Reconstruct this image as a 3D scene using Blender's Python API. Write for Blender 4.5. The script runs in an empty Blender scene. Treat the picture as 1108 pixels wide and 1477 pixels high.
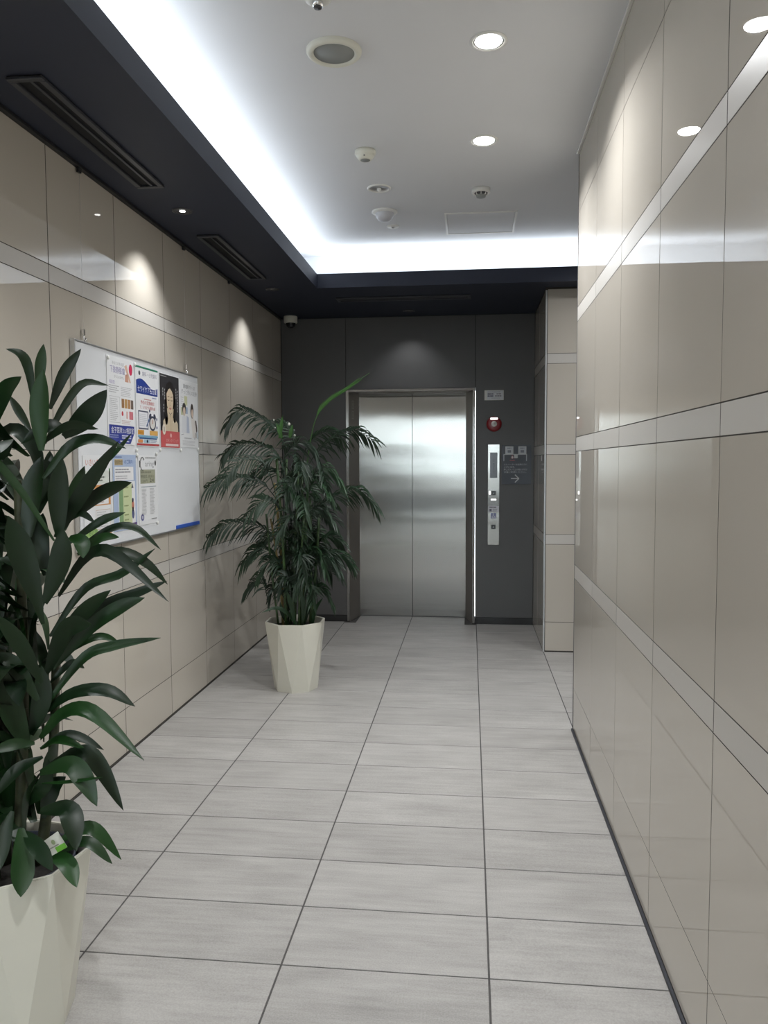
import bpy, bmesh, math, random
from mathutils import Vector, Matrix

random.seed(7)
scene = bpy.context.scene
C = scene.collection

# ------------------------------------------------------------------ camera
EYE = Vector((0.0, 0.0, 1.46))
F_PX = 1135.0
PITCH, YAW, ROLL = -0.06271, 0.10931, -0.00386


def cam_axes():
    cp, sp, cy, sy = math.cos(PITCH), math.sin(PITCH), math.cos(YAW), math.sin(YAW)
    fwd = Vector((-sy * cp, cy * cp, sp))
    right = Vector((cy, sy, 0))
    up = right.cross(fwd)
    cr, sr = math.cos(ROLL), math.sin(ROLL)
    return cr * right + sr * up, -sr * right + cr * up, fwd


CR, CU, CF = cam_axes()
cam_data = bpy.data.cameras.new('camera')
cam_data.sensor_fit = 'VERTICAL'
cam_data.sensor_height = 36.0
cam_data.lens = F_PX / 1477.0 * 36.0
cam_data.clip_start = 0.02
cam = bpy.data.objects.new('camera', cam_data)
C.objects.link(cam)
mw = Matrix.Identity(4)
for r in range(3):
    mw[r][0], mw[r][1], mw[r][2], mw[r][3] = CR[r], CU[r], -CF[r], EYE[r]
cam.matrix_world = mw
scene.camera = cam

# ------------------------------------------------------------------ world, exposure
scene.view_settings.view_transform = 'Standard'
scene.view_settings.look = 'None'
scene.view_settings.gamma = 1.0
scene.view_settings.use_curve_mapping = False
scene.view_settings.exposure = 0.84
scene.cycles.use_denoising = True
scene.cycles.max_bounces = 10
scene.cycles.diffuse_bounces = 6
scene.cycles.glossy_bounces = 6
scene.cycles.transparent_max_bounces = 12
scene.cycles.sample_clamp_indirect = 6.0
scene.cycles.caustics_reflective = False
scene.cycles.caustics_refractive = False

world = bpy.data.worlds.new('overcast_sky')
scene.world = world
world.use_nodes = True
bg = world.node_tree.nodes['Background']
bg.inputs[0].default_value = (0.86, 0.93, 1.0, 1)
bg.inputs[1].default_value = 4.2

COVE_W = 2.2          # watts per metre of LED strip
DOWN_W = 12.5          # each white-ceiling downlight
WASH_W = 20.0          # each soffit wall washer

# ------------------------------------------------------------------ layout (metres)
XL, XR = -1.716, 0.561
YB = 7.09              # elevator wall
YD = 7.385             # elevator door leaves
YE = -5.0              # entrance
YRE = 4.305            # far end of right-hand wall
YP = 6.086             # front of the beige stub beside the elevator
XA = 2.6               # end of the side passage
ZS = 2.765             # dark soffit
ZC = 3.075             # white ceiling
XS, YS = -1.145, 5.895  # soffit inner edges
ZLIP = 2.87


# ------------------------------------------------------------------ materials
def new_mat(name):
    m = bpy.data.materials.new(name)
    m.use_nodes = True
    nt = m.node_tree
    return m, nt, nt.nodes['Principled BSDF']


def simple(name, col, rough=0.5, metal=0.0, spec=0.5, noise=0.0, nscale=20.0, bump=0.0):
    m, nt, b = new_mat(name)
    b.inputs['Roughness'].default_value = rough
    b.inputs['Metallic'].default_value = metal
    b.inputs['Specular IOR Level'].default_value = spec
    if noise > 0 or bump > 0:
        tc = nt.nodes.new('ShaderNodeTexCoord')
        n = nt.nodes.new('ShaderNodeTexNoise')
        n.inputs['Scale'].default_value = nscale
        n.inputs['Detail'].default_value = 4
        nt.links.new(tc.outputs['Object'], n.inputs['Vector'])
        ramp = nt.nodes.new('ShaderNodeMapRange')
        ramp.inputs['From Min'].default_value = 0.3
        ramp.inputs['From Max'].default_value = 0.7
        ramp.inputs['To Min'].default_value = 1 - noise
        ramp.inputs['To Max'].default_value = 1 + noise
        nt.links.new(n.outputs['Fac'], ramp.inputs['Value'])
        mul = nt.nodes.new('ShaderNodeVectorMath')
        mul.operation = 'SCALE'
        mul.inputs[0].default_value = col
        nt.links.new(ramp.outputs['Result'], mul.inputs['Scale'])
        nt.links.new(mul.outputs['Vector'], b.inputs['Base Color'])
        if bump > 0:
            bp = nt.nodes.new('ShaderNodeBump')
            bp.inputs['Strength'].default_value = bump
            bp.inputs['Distance'].default_value = 0.002
            nt.links.new(n.outputs['Fac'], bp.inputs['Height'])
            nt.links.new(bp.outputs['Normal'], b.inputs['Normal'])
    else:
        b.inputs['Base Color'].default_value = (*col, 1)
    return m


def emit(name, col, s):
    m = bpy.data.materials.new(name)
    m.use_nodes = True
    nt = m.node_tree
    nt.nodes.clear()
    e = nt.nodes.new('ShaderNodeEmission')
    e.inputs[0].default_value = (*col, 1)
    e.inputs[1].default_value = s
    o = nt.nodes.new('ShaderNodeOutputMaterial')
    nt.links.new(e.outputs[0], o.inputs[0])
    return m


def tile_material():
    m, nt, b = new_mat('floor_porcelain')
    L = nt.links.new
    tc = nt.nodes.new('ShaderNodeTexCoord')
    oi = nt.nodes.new('ShaderNodeObjectInfo')
    off = nt.nodes.new('ShaderNodeVectorMath'); off.operation = 'SCALE'
    off.inputs[0].default_value = (37.0, 53.0, 11.0)
    L(oi.outputs['Random'], off.inputs['Scale'])
    add = nt.nodes.new('ShaderNodeVectorMath'); add.operation = 'ADD'
    L(tc.outputs['Object'], add.inputs[0]); L(off.outputs['Vector'], add.inputs[1])
    # long soft streaks along the tile
    mp = nt.nodes.new('ShaderNodeMapping'); mp.inputs['Scale'].default_value = (2.2, 26.0, 1.0)
    L(add.outputs['Vector'], mp.inputs['Vector'])
    n1 = nt.nodes.new('ShaderNodeTexNoise'); n1.inputs['Scale'].default_value = 1.6; n1.inputs['Detail'].default_value = 6; n1.inputs['Roughness'].default_value = 0.65
    L(mp.outputs['Vector'], n1.inputs['Vector'])
    # cloudy patches
    mp2 = nt.nodes.new('ShaderNodeMapping'); mp2.inputs['Scale'].default_value = (3.0, 7.0, 1.0)
    L(add.outputs['Vector'], mp2.inputs['Vector'])
    n2 = nt.nodes.new('ShaderNodeTexNoise'); n2.inputs['Scale'].default_value = 1.3; n2.inputs['Detail'].default_value = 3
    L(mp2.outputs['Vector'], n2.inputs['Vector'])
    # fine speckle
    n3 = nt.nodes.new('ShaderNodeTexNoise'); n3.inputs['Scale'].default_value = 210.0; n3.inputs['Detail'].default_value = 2
    L(add.outputs['Vector'], n3.inputs['Vector'])
    s1 = nt.nodes.new('ShaderNodeMath'); s1.operation = 'MULTIPLY_ADD'; s1.inputs[1].default_value = 0.46
    L(n1.outputs['Fac'], s1.inputs[0])
    s2 = nt.nodes.new('ShaderNodeMath'); s2.operation = 'MULTIPLY_ADD'; s2.inputs[1].default_value = 0.36; s2.inputs[2].default_value = 0.0
    L(n2.outputs['Fac'], s2.inputs[0]); L(s2.outputs[0], s1.inputs[2])
    s3 = nt.nodes.new('ShaderNodeMath'); s3.operation = 'MULTIPLY_ADD'; s3.inputs[1].default_value = 0.40
    L(n3.outputs['Fac'], s3.inputs[0]); L(s1.outputs[0], s3.inputs[2])
    s4 = nt.nodes.new('ShaderNodeMath'); s4.operation = 'MULTIPLY_ADD'; s4.inputs[1].default_value = 0.10
    L(oi.outputs['Random'], s4.inputs[0]); L(s3.outputs[0], s4.inputs[2])
    cr = nt.nodes.new('ShaderNodeValToRGB')
    cr.color_ramp.elements[0].position = 0.36; cr.color_ramp.elements[0].color = (0.215, 0.206, 0.195, 1)
    cr.color_ramp.elements[1].position = 0.92; cr.color_ramp.elements[1].color = (0.45, 0.436, 0.417, 1)
    L(s4.outputs[0], cr.inputs['Fac']); L(cr.outputs['Color'], b.inputs['Base Color'])
    b.inputs['Roughness'].default_value = 0.42
    b.inputs['Specular IOR Level'].default_value = 0.4
    bp = nt.nodes.new('ShaderNodeBump'); bp.inputs['Strength'].default_value = 0.12; bp.inputs['Distance'].default_value = 0.001
    L(n3.outputs['Fac'], bp.inputs['Height']); L(bp.outputs['Normal'], b.inputs['Normal'])
    return m


def panel_material(name, col, rough):
    m, nt, b = new_mat(name)
    L = nt.links.new
    tc = nt.nodes.new('ShaderNodeTexCoord'); oi = nt.nodes.new('ShaderNodeObjectInfo')
    n = nt.nodes.new('ShaderNodeTexNoise'); n.inputs['Scale'].default_value = 2.0; n.inputs['Detail'].default_value = 3
    L(tc.outputs['Object'], n.inputs['Vector'])
    a = nt.nodes.new('ShaderNodeMath'); a.operation = 'MULTIPLY_ADD'; a.inputs[1].default_value = 0.05; a.inputs[2].default_value = 0.955
    L(oi.outputs['Random'], a.inputs[0])
    a2 = nt.nodes.new('ShaderNodeMath'); a2.operation = 'MULTIPLY_ADD'; a2.inputs[1].default_value = 0.04
    L(n.outputs['Fac'], a2.inputs[0]); L(a.outputs[0], a2.inputs[2])
    v = nt.nodes.new('ShaderNodeVectorMath'); v.operation = 'SCALE'; v.inputs[0].default_value = col
    L(a2.outputs[0], v.inputs['Scale']); L(v.outputs['Vector'], b.inputs['Base Color'])
    b.inputs['Roughness'].default_value = rough
    b.inputs['IOR'].default_value = 1.51
    return m


def steel_material(name, col, rough, aniso, tangent, wav=0.0):
    """hairline steel: sharp along the tangent, blurred across it"""
    m = bpy.data.materials.new(name)
    m.use_nodes = True
    nt = m.node_tree
    nt.nodes.clear()
    L = nt.links.new
    out = nt.nodes.new('ShaderNodeOutputMaterial')
    g = nt.nodes.new('ShaderNodeBsdfAnisotropic')
    g.inputs['Color'].default_value = (*col, 1)
    g.inputs['Anisotropy'].default_value = aniso
    L(g.outputs[0], out.inputs[0])
    t = nt.nodes.new('ShaderNodeCombineXYZ')
    t.inputs[0].default_value, t.inputs[1].default_value, t.inputs[2].default_value = tangent
    L(t.outputs[0], g.inputs['Tangent'])
    tc = nt.nodes.new('ShaderNodeTexCoord')
    mp = nt.nodes.new('ShaderNodeMapping'); mp.inputs['Scale'].default_value = (400.0, 400.0, 3.0)
    L(tc.outputs['Object'], mp.inputs['Vector'])
    n = nt.nodes.new('ShaderNodeTexNoise'); n.inputs['Scale'].default_value = 1.0; n.inputs['Detail'].default_value = 2
    L(mp.outputs['Vector'], n.inputs['Vector'])
    mr = nt.nodes.new('ShaderNodeMapRange'); mr.inputs['To Min'].default_value = rough * 0.88; mr.inputs['To Max'].default_value = rough * 1.12
    L(n.outputs['Fac'], mr.inputs['Value']); L(mr.outputs['Result'], g.inputs['Roughness'])
    if wav > 0:
        n2 = nt.nodes.new('ShaderNodeTexNoise'); n2.inputs['Scale'].default_value = 2.6; n2.inputs['Detail'].default_value = 1
        L(tc.outputs['Object'], n2.inputs['Vector'])
        bp = nt.nodes.new('ShaderNodeBump'); bp.inputs['Strength'].default_value = 1.0; bp.inputs['Distance'].default_value = wav
        L(n2.outputs['Fac'], bp.inputs['Height']); L(bp.outputs['Normal'], g.inputs['Normal'])
    return m


def leaf_material(name, c_dark, c_light, rough):
    m, nt, b = new_mat(name)
    L = nt.links.new
    oi = nt.nodes.new('ShaderNodeObjectInfo')
    tc = nt.nodes.new('ShaderNodeTexCoord')
    n = nt.nodes.new('ShaderNodeTexNoise'); n.inputs['Scale'].default_value = 9.0; n.inputs['Detail'].default_value = 3
    L(tc.outputs['Object'], n.inputs['Vector'])
    a = nt.nodes.new('ShaderNodeMath'); a.operation = 'MULTIPLY_ADD'; a.inputs[1].default_value = 0.35
    L(n.outputs['Fac'], a.inputs[0])
    p = nt.nodes.new('ShaderNodeMath'); p.operation = 'POWER'; p.inputs[1].default_value = 2.2
    L(oi.outputs['Random'], p.inputs[0])
    p2 = nt.nodes.new('ShaderNodeMath'); p2.operation = 'MULTIPLY'; p2.inputs[1].default_value = 0.75
    L(p.outputs[0], p2.inputs[0]); L(p2.outputs[0], a.inputs[2])
    mx = nt.nodes.new('ShaderNodeMix'); mx.data_type = 'RGBA'
    mx.inputs['A'].default_value = (*c_dark, 1); mx.inputs['B'].default_value = (*c_light, 1)
    L(a.outputs[0], mx.inputs['Factor'])
    L(mx.outputs['Result'], b.inputs['Base Color'])
    b.inputs['Roughness'].default_value = rough
    b.inputs['Specular IOR Level'].default_value = 0.45
    return m


def glass_material():
    m = bpy.data.materials.new('clear_glass')
    m.use_nodes = True
    nt = m.node_tree
    nt.nodes.clear()
    o = nt.nodes.new('ShaderNodeOutputMaterial')
    mix = nt.nodes.new('ShaderNodeMixShader')
    fr = nt.nodes.new('ShaderNodeFresnel'); fr.inputs[0].default_value = 1.45
    t = nt.nodes.new('ShaderNodeBsdfTransparent'); t.inputs[0].default_value = (0.93, 0.96, 0.95, 1)
    g = nt.nodes.new('ShaderNodeBsdfGlossy'); g.inputs['Roughness'].default_value = 0.01
    nt.links.new(fr.outputs[0], mix.inputs[0]); nt.links.new(t.outputs[0], mix.inputs[1]); nt.links.new(g.outputs[0], mix.inputs[2])
    nt.links.new(mix.outputs[0], o.inputs[0])
    return m


def print_material():
    m, nt, b = new_mat('printed_ink')
    at = nt.nodes.new('ShaderNodeAttribute'); at.attribute_name = 'ink'
    nt.links.new(at.outputs['Color'], b.inputs['Base Color'])
    b.inputs['Roughness'].default_value = 0.45
    return m


M = dict(
    tile=tile_material(),
    grout=simple('dark_grout', (0.075, 0.072, 0.07), 0.9, noise=0.15, nscale=60),
    panel=panel_material('glossy_beige_panel', (0.50, 0.462, 0.402), 0.006),
    band=panel_material('satin_beige_band', (0.52, 0.497, 0.46), 0.35),
    joint=simple('joint_sealant', (0.06, 0.055, 0.05), 0.9, spec=0.1),
    white=simple('ceiling_paint', (0.66, 0.675, 0.70), 0.9, noise=0.01, nscale=3),
    navy=simple('soffit_paint', (0.018, 0.023, 0.042), 0.6, noise=0.05, nscale=4),
    black=simple('black_paint', (0.012, 0.012, 0.014), 0.5),
    slot=simple('slot_dark', (0.004, 0.004, 0.005), 0.8),
    vent=simple('vent_metal', (0.055, 0.058, 0.068), 0.4, metal=0.4),
    dark=simple('dark_grey_panel', (0.085, 0.084, 0.084), 0.42, noise=0.03, nscale=5),
    skirt=simple('black_gloss_skirting', (0.02, 0.02, 0.021), 0.12),
    steel=steel_material('brushed_steel_door', (0.40, 0.392, 0.375), 0.155, 0.80, (0, 0, 1), 0.0009),
    steel2=steel_material('steel_frame', (0.33, 0.322, 0.31), 0.26, 0.78, (0, 0, 1)),
    reveal=simple('steel_reveal', (0.30, 0.28, 0.255), 0.42, metal=0.75),
    alu=simple('aluminium', (0.62, 0.62, 0.62), 0.35, metal=0.9),
    plastic=simple('white_plastic', (0.72, 0.72, 0.69), 0.4),
    ivory=simple('ivory_plastic', (0.66, 0.66, 0.58), 0.45),
    greygrille=simple('speaker_grille', (0.26, 0.275, 0.27), 0.6, noise=0.12, nscale=500),
    darkplastic=simple('dark_plastic', (0.05, 0.05, 0.055), 0.3),
    domeglass=simple('smoked_dome', (0.01, 0.011, 0.016), 0.08),
    lens=emit('lamp_lens', (1.0, 0.99, 0.97), 14.0),
    dimlens=emit('dim_lamp_lens', (1.0, 0.98, 0.95), 4.0),
    led=emit('led_strip_glow', (0.93, 0.97, 1.0), 4.0),
    lit=emit('lit_indicator_and_strip', (1.0, 0.98, 0.95), 1.6),
    chrome=simple('chrome', (0.8, 0.8, 0.8), 0.12, metal=1.0),
    board=simple('whiteboard_enamel', (0.69, 0.705, 0.725), 0.16, noise=0.01, nscale=3, bump=0.05),
    blue=simple('blue_bar', (0.03, 0.09, 0.40), 0.4),
    paper=simple('paper', (0.72, 0.72, 0.72), 0.5),
    ink=print_material(),
    red=simple('red_plastic', (0.23, 0.012, 0.018), 0.3),
    navysign=simple('sign_navy', (0.026, 0.030, 0.043), 0.35),
    display=simple('display_glass', (0.045, 0.048, 0.062), 0.15),
    button=simple('button_black', (0.008, 0.008, 0.009), 0.25),
    planter=simple('ivory_planter', (0.66, 0.65, 0.57), 0.38, noise=0.015, nscale=8),
    soil=simple('dark_soil', (0.012, 0.010, 0.008), 0.95, noise=0.4, nscale=90, bump=0.6),
    innerpot=simple('blue_black_inner_pot', (0.03, 0.035, 0.055), 0.5),
    dracaena=leaf_material('dracaena_leaf', (0.0026, 0.009, 0.004), (0.012, 0.056, 0.009), 0.40),
    palm=leaf_material('palm_frond', (0.004, 0.014, 0.006), (0.013, 0.044, 0.014), 0.5),
    fresh=leaf_material('fresh_shoot', (0.02, 0.075, 0.012), (0.045, 0.13, 0.02), 0.45),
    cane=simple('green_cane', (0.035, 0.075, 0.022), 0.45, noise=0.4, nscale=25),
    canedry=simple('straw_cane', (0.25, 0.19, 0.07), 0.55, noise=0.3, nscale=25),
    stem=simple('brown_green_stem', (0.035, 0.042, 0.018), 0.6, noise=0.4, nscale=40),
    flower=simple('pale_bud', (0.5, 0.5, 0.44), 0.6),
    tagmat=simple('plant_tag_card', (0.62, 0.64, 0.58), 0.4),
    concrete=simple('pavement', (0.42, 0.41, 0.40), 0.8, noise=0.08, nscale=6),
    asphalt=simple('asphalt', (0.045, 0.045, 0.048), 0.8, noise=0.15, nscale=30),
    hedge=simple('hedge_green', (0.02, 0.045, 0.015), 0.8, noise=0.5, nscale=14),
    facade=simple('far_facade', (0.55, 0.55, 0.54), 0.8, noise=0.05, nscale=2),
    glass=glass_material(),
)


# ------------------------------------------------------------------ helpers
def set_props(o, label=None, cat=None, group=None, kind=None):
    if label: o['label'] = label
    if cat: o['category'] = cat
    if group: o['group'] = group
    if kind: o['kind'] = kind
    return o


def link_mesh(name, me, mat, parent=None, loc=None):
    o = bpy.data.objects.new(name, me)
    if mat is not None and len(me.materials) == 0:
        me.materials.append(mat)
    C.objects.link(o)
    if loc is not None:
        o.location = loc
    if parent is not None:
        o.parent = parent
    return o


def empty(name, loc, label=None, cat=None, group=None, kind=None):
    o = bpy.data.objects.new(name, None)
    o.empty_display_size = 0.05
    C.objects.link(o)
    o.location = loc
    return set_props(o, label, cat, group, kind)


class MB:
    """collects shapes, then links them as one mesh object"""
    def __init__(self):
        self.bm = bmesh.new()

    def box(self, x0, y0, z0, x1, y1, z1, bevel=0.0):
        vs = [self.bm.verts.new(p) for p in ((x0, y0, z0), (x1, y0, z0), (x1, y1, z0), (x0, y1, z0),
                                             (x0, y0, z1), (x1, y0, z1), (x1, y1, z1), (x0, y1, z1))]
        fs = [self.bm.faces.new([vs[i] for i in f]) for f in
              ((0, 3, 2, 1), (4, 5, 6, 7), (0, 1, 5, 4), (1, 2, 6, 5), (2, 3, 7, 6), (3, 0, 4, 7))]
        if bevel > 0:
            es = list({e for f in fs for e in f.edges})
            bmesh.ops.bevel(self.bm, geom=es, offset=bevel, segments=1, affect='EDGES', profile=0.5)
        return self

    def poly(self, pts):
        self.bm.faces.new([self.bm.verts.new(p) for p in pts])
        return self

    def lathe(self, prof, n=32, c=(0, 0, 0), axis='z', smooth=True):
        rings = []
        for r, h in prof:
            ring = []
            if r < 1e-6:
                ring = [self._pt(0, 0, h, c, axis)]
            else:
                for i in range(n):
                    a = 2 * math.pi * i / n
                    ring.append(self._pt(r * math.cos(a), r * math.sin(a), h, c, axis))
            rings.append([self.bm.verts.new(p) for p in ring])
        for a, b in zip(rings, rings[1:]):
            for i in range(n):
                j = (i + 1) % n
                if len(a) == 1 and len(b) == 1: continue
                if len(a) == 1: f = [a[0], b[j], b[i]]
                elif len(b) == 1: f = [a[i], a[j], b[0]]
                else: f = [a[i], a[j], b[j], b[i]]
                fc = self.bm.faces.new(f)
                fc.smooth = smooth
        return self

    @staticmethod
    def _pt(x, y, h, c, axis):
        if axis == 'z': return (c[0] + x, c[1] + y, c[2] + h)
        if axis == 'y': return (c[0] + x, c[1] + h, c[2] + y)
        return (c[0] + h, c[1] + x, c[2] + y)

    def tube(self, pts, rad, n=8, cap=True):
        pts = [Vector(p) for p in pts]
        rads = rad if isinstance(rad, (list, tuple)) else [rad] * len(pts)
        prev, rings = None, []
        for i, p in enumerate(pts):
            t = (pts[min(i + 1, len(pts) - 1)] - pts[max(i - 1, 0)]).normalized()
            u = prev if prev is not None else (Vector((1, 0, 0)) if abs(t.x) < 0.8 else Vector((0, 1, 0)))
            u = (u - t * u.dot(t)).normalized()
            prev = u
            w = t.cross(u)
            rings.append([self.bm.verts.new(p + rads[i] * (math.cos(2 * math.pi * k / n) * u + math.sin(2 * math.pi * k / n) * w)) for k in range(n)])
        for a, b in zip(rings, rings[1:]):
            for k in range(n):
                f = self.bm.faces.new([a[k], a[(k + 1) % n], b[(k + 1) % n], b[k]])
                f.smooth = True
        if cap:
            self.bm.faces.new(rings[0][::-1]); self.bm.faces.new(rings[-1])
        return self

    def mesh(self, name, recalc=True):
        if recalc:
            bmesh.ops.recalc_face_normals(self.bm, faces=self.bm.faces[:])
        me = bpy.data.meshes.new(name)
        self.bm.to_mesh(me)
        self.bm.free()
        return me

    def build(self, name, mat, parent=None, loc=None, recalc=True):
        return link_mesh(name, self.mesh(name, recalc), mat, parent, loc)


def at(u, v, Y):
    """point of the plane y = Y on the sight line through a photograph pixel"""
    d = CR * ((u - 554.0) / F_PX) + CU * (-(v - 738.5) / F_PX) + CF
    return EYE + d * (Y / d.y)


def area_light(name, loc, rot, sx, sy, watts, col, parent=None, spread=180, shape='RECTANGLE'):
    l = bpy.data.lights.new(name, 'AREA')
    l.shape = shape
    l.size = sx
    if shape == 'RECTANGLE': l.size_y = sy
    l.energy = watts
    l.color = col
    l.spread = math.radians(spread)
    o = bpy.data.objects.new(name, l)
    C.objects.link(o)
    o.location = loc
    o.rotation_euler = rot
    if parent is not None: o.parent = parent
    return o


def text_polys(s, size):
    """outline triangles of a line of lettering, baseline at the origin"""
    cu = bpy.data.curves.new('lettering', 'FONT')
    cu.body = s
    cu.size = size
    cu.resolution_u = 2
    o = bpy.data.objects.new('lettering', cu)
    C.objects.link(o)
    dg = bpy.context.evaluated_depsgraph_get()
    me = bpy.data.meshes.new_from_object(o.evaluated_get(dg))
    polys = [[(me.vertices[i].co.x, me.vertices[i].co.y) for i in p.vertices] for p in me.polygons]
    w = max((x for p in polys for x, y in p), default=0)
    bpy.data.objects.remove(o)
    bpy.data.curves.remove(cu)
    bpy.data.meshes.remove(me)
    return polys, w


class Print:
    """flat print: coloured shapes laid a hair's breadth above a sheet"""
    def __init__(self, origin, right, up, curve=None):
        self.o, self.r, self.u = Vector(origin), Vector(right), Vector(up)
        self.n = self.r.cross(self.u)
        self.v, self.f, self.c, self.k = [], [], [], 1
        self.curve = curve

    def poly(self, pts, col, layer=None):
        k = self.k if layer is None else layer
        b = len(self.v)
        for x, y in pts:
            dz = 0.00025 * k + (self.curve(x, y) if self.curve else 0)
            self.v.append(self.o + self.r * x + self.u * y + self.n * dz)
        self.f.append(list(range(b, b + len(pts))))
        self.c.append(col)

    def next(self): self.k += 1

    def rect(self, x0, y0, x1, y1, col):
        self.poly([(x0, y0), (x1, y0), (x1, y1), (x0, y1)], col)

    def ellipse(self, cx, cy, rx, ry, col, n=24, a=0.0):
        ca, sa = math.cos(a), math.sin(a)
        self.poly([(cx + rx * math.cos(t) * ca - ry * math.sin(t) * sa, cy + rx * math.cos(t) * sa + ry * math.sin(t) * ca)
                   for t in [2 * math.pi * i / n for i in range(n)]], col)

    def line(self, x0, y0, x1, y1, w, col):
        d = Vector((x1 - x0, y1 - y0)); d.normalize()
        nx, ny = -d.y * w / 2, d.x * w / 2
        self.poly([(x0 + nx, y0 + ny), (x0 - nx, y0 - ny), (x1 - nx, y1 - ny), (x1 + nx, y1 + ny)], col)

    def frame(self, x0, y0, x1, y1, w, col):
        self.rect(x0, y0, x1, y0 + w, col); self.rect(x0, y1 - w, x1, y1, col)
        self.rect(x0, y0 + w, x0 + w, y1 - w, col); self.rect(x1 - w, y0 + w, x1, y1 - w, col)

    def text(self, s, x, y, size, col, width=None):
        polys, w = text_polys(s, size)
        k = (width / w) if (width and w > 0) else 1.0
        for p in polys:
            self.poly([(x + a * k, y + b) for a, b in p], col)

    def lines(self, x0, y0, x1, y1, n, col, fill=0.45, ragged=0.3):
        """rows of body text too small to read"""
        rnd = random.Random(int(x0 * 1e4) + int(y0 * 1e4) + n)
        h = (y1 - y0) / n
        for i in range(n):
            y = y1 - (i + 1) * h + h * (1 - fill) / 2
            xe = x1 - (x1 - x0) * ragged * rnd.random()
            x = x0
            while x < xe:
                w = min(rnd.uniform(2.0, 6.0) * h * 0.5, xe - x)
                self.rect(x, y, x + w, y + h * fill, col)
                x += w + h * 0.18

    def build(self, name, parent=None):
        me = bpy.data.meshes.new(name)
        vs = [v.copy() for v in self.v]
        if parent is not None:
            root = parent.parent or parent
            vs = [v - root.location for v in vs]
        me.from_pydata([tuple(v) for v in vs], [], self.f)
        attr = me.color_attributes.new('ink', 'FLOAT_COLOR', 'CORNER')
        i = 0
        for f, c in zip(self.f, self.c):
            for _ in f:
                attr.data[i].color = (*c, 1)
                i += 1
        me.update()
        return link_mesh(name, me, M['ink'], parent)


# ------------------------------------------------------------------ setting: floor
PX, PY = 0.60137, 0.30542
CX0, RY0 = -1.1453, 4.9099
floor = MB().box(XL - 0.1, YE, -0.12, XA, 7.45, -0.0014).build('floor', M['grout'])
set_props(floor, 'pale grey streaked porcelain tile floor of the lobby', kind='structure')
_tile_cache = {}


def floor_tile(x0, x1, y0, y1):
    if x1 - x0 < 0.02 or y1 - y0 < 0.012: return
    w, d = round(x1 - x0, 4), round(y1 - y0, 4)
    if (w, d) not in _tile_cache:
        _tile_cache[(w, d)] = MB().box(-w / 2, -d / 2, -0.011, w / 2, d / 2, 0, 0.0008).mesh('tile')
    link_mesh('tile', _tile_cache[(w, d)], M['tile'], floor, ((x0 + x1) / 2, (y0 + y1) / 2, 0))


GX, GY = 0.0029, 0.0026
for r in range(-33, 9):
    y0, y1 = RY0 + r * PY + GY, RY0 + (r + 1) * PY - GY
    for c in range(-1, 3):
        x0, x1 = CX0 + c * PX + GX, CX0 + (c + 1) * PX - GX
        x0 = max(x0, XL + 0.006)
        if c == 2: x1 = (XR - 0.0105) if y0 < YRE - 0.2 else 0.5625
        ya, yb = max(y0, YE), y1
        if yb > YB:
            if c in (0, 1):
                x0, x1, yb = max(x0, -1.038), min(x1, -0.048), min(yb, YD - 0.004)
            else:
                yb = YB - 0.002
        floor_tile(x0, x1, ya, yb)
    for c in range(4):                     # side passage
        x0, x1 = 0.565 + c * PX + GX, min(0.565 + (c + 1) * PX - GX, XA)
        if y1 > YRE and y0 < YP:
            floor_tile(x0, x1, max(y0, YRE + 0.003), min(y1, YP - 0.003))

# ------------------------------------------------------------------ setting: walls
ROWS = [(0.008, 0.232, 'p'), (0.232, 0.832, 'p'), (0.832, 0.908, 'b'), (0.908, 1.516, 'p'), (1.516, 1.592, 'b'),
        (1.592, 2.2, 'p'), (2.2, 2.275, 'b'), (2.275, 2.764, 'p'), (2.764, ZC - 0.012, 'p')]
_panel_cache = {}


def panel(parent, face, a0, a1, z0, z1, kind, pos, gap=0.0026):
    """one cladding panel; face 'x+','x-' or 'y-' is the way it looks, pos the plane it lies on"""
    a0, a1 = a0 + gap, a1 - gap
    z0, z1 = z0 + 0.0017, z1 - 0.0017
    w, h, t = round(a1 - a0, 4), round(z1 - z0, 4), 0.008
    key = (face[0], w, h, kind)
    if key not in _panel_cache:
        mb = MB()
        if face[0] == 'x': mb.box(-t / 2, -w / 2, -h / 2, t / 2, w / 2, h / 2, 0.0003)
        else: mb.box(-w / 2, -t / 2, -h / 2, w / 2, t / 2, h / 2, 0.0003)
        _panel_cache[key] = mb.mesh('panel')
    c = (a0 + a1) / 2
    off = {'x+': -t / 2, 'x-': t / 2, 'y-': t / 2}[face]
    loc = (pos + off, c, (z0 + z1) / 2) if face[0] == 'x' else (c, pos + off, (z0 + z1) / 2)
    o = link_mesh('panel' if kind == 'p' else 'band_panel', _panel_cache[key], M['panel'] if kind == 'p' else M['band'], parent, loc)
    if kind == 'p':
        o.rotation_euler = (0, random.gauss(0, 0.00035), random.gauss(0, 0.0004))
    return o


wall_left = MB().box(XL - 0.12, YE, 0, XL - 0.0005, 7.45, ZC).build('wall_left', M['joint'])
set_props(wall_left, 'glossy beige panelled wall with pale horizontal bands behind the whiteboard', kind='structure')
ys = [3.104 + 0.6115 * k for k in range(-14, 7)]
ys = [YE] + [y for y in ys if y > YE + 0.05] + [YB]
for y0, y1 in zip(ys, ys[1:]):
    for z0, z1, k in ROWS[:8]:
        panel(wall_left, 'x+', y0, y1, z0, min(z1, 2.752), k, XL)

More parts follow.
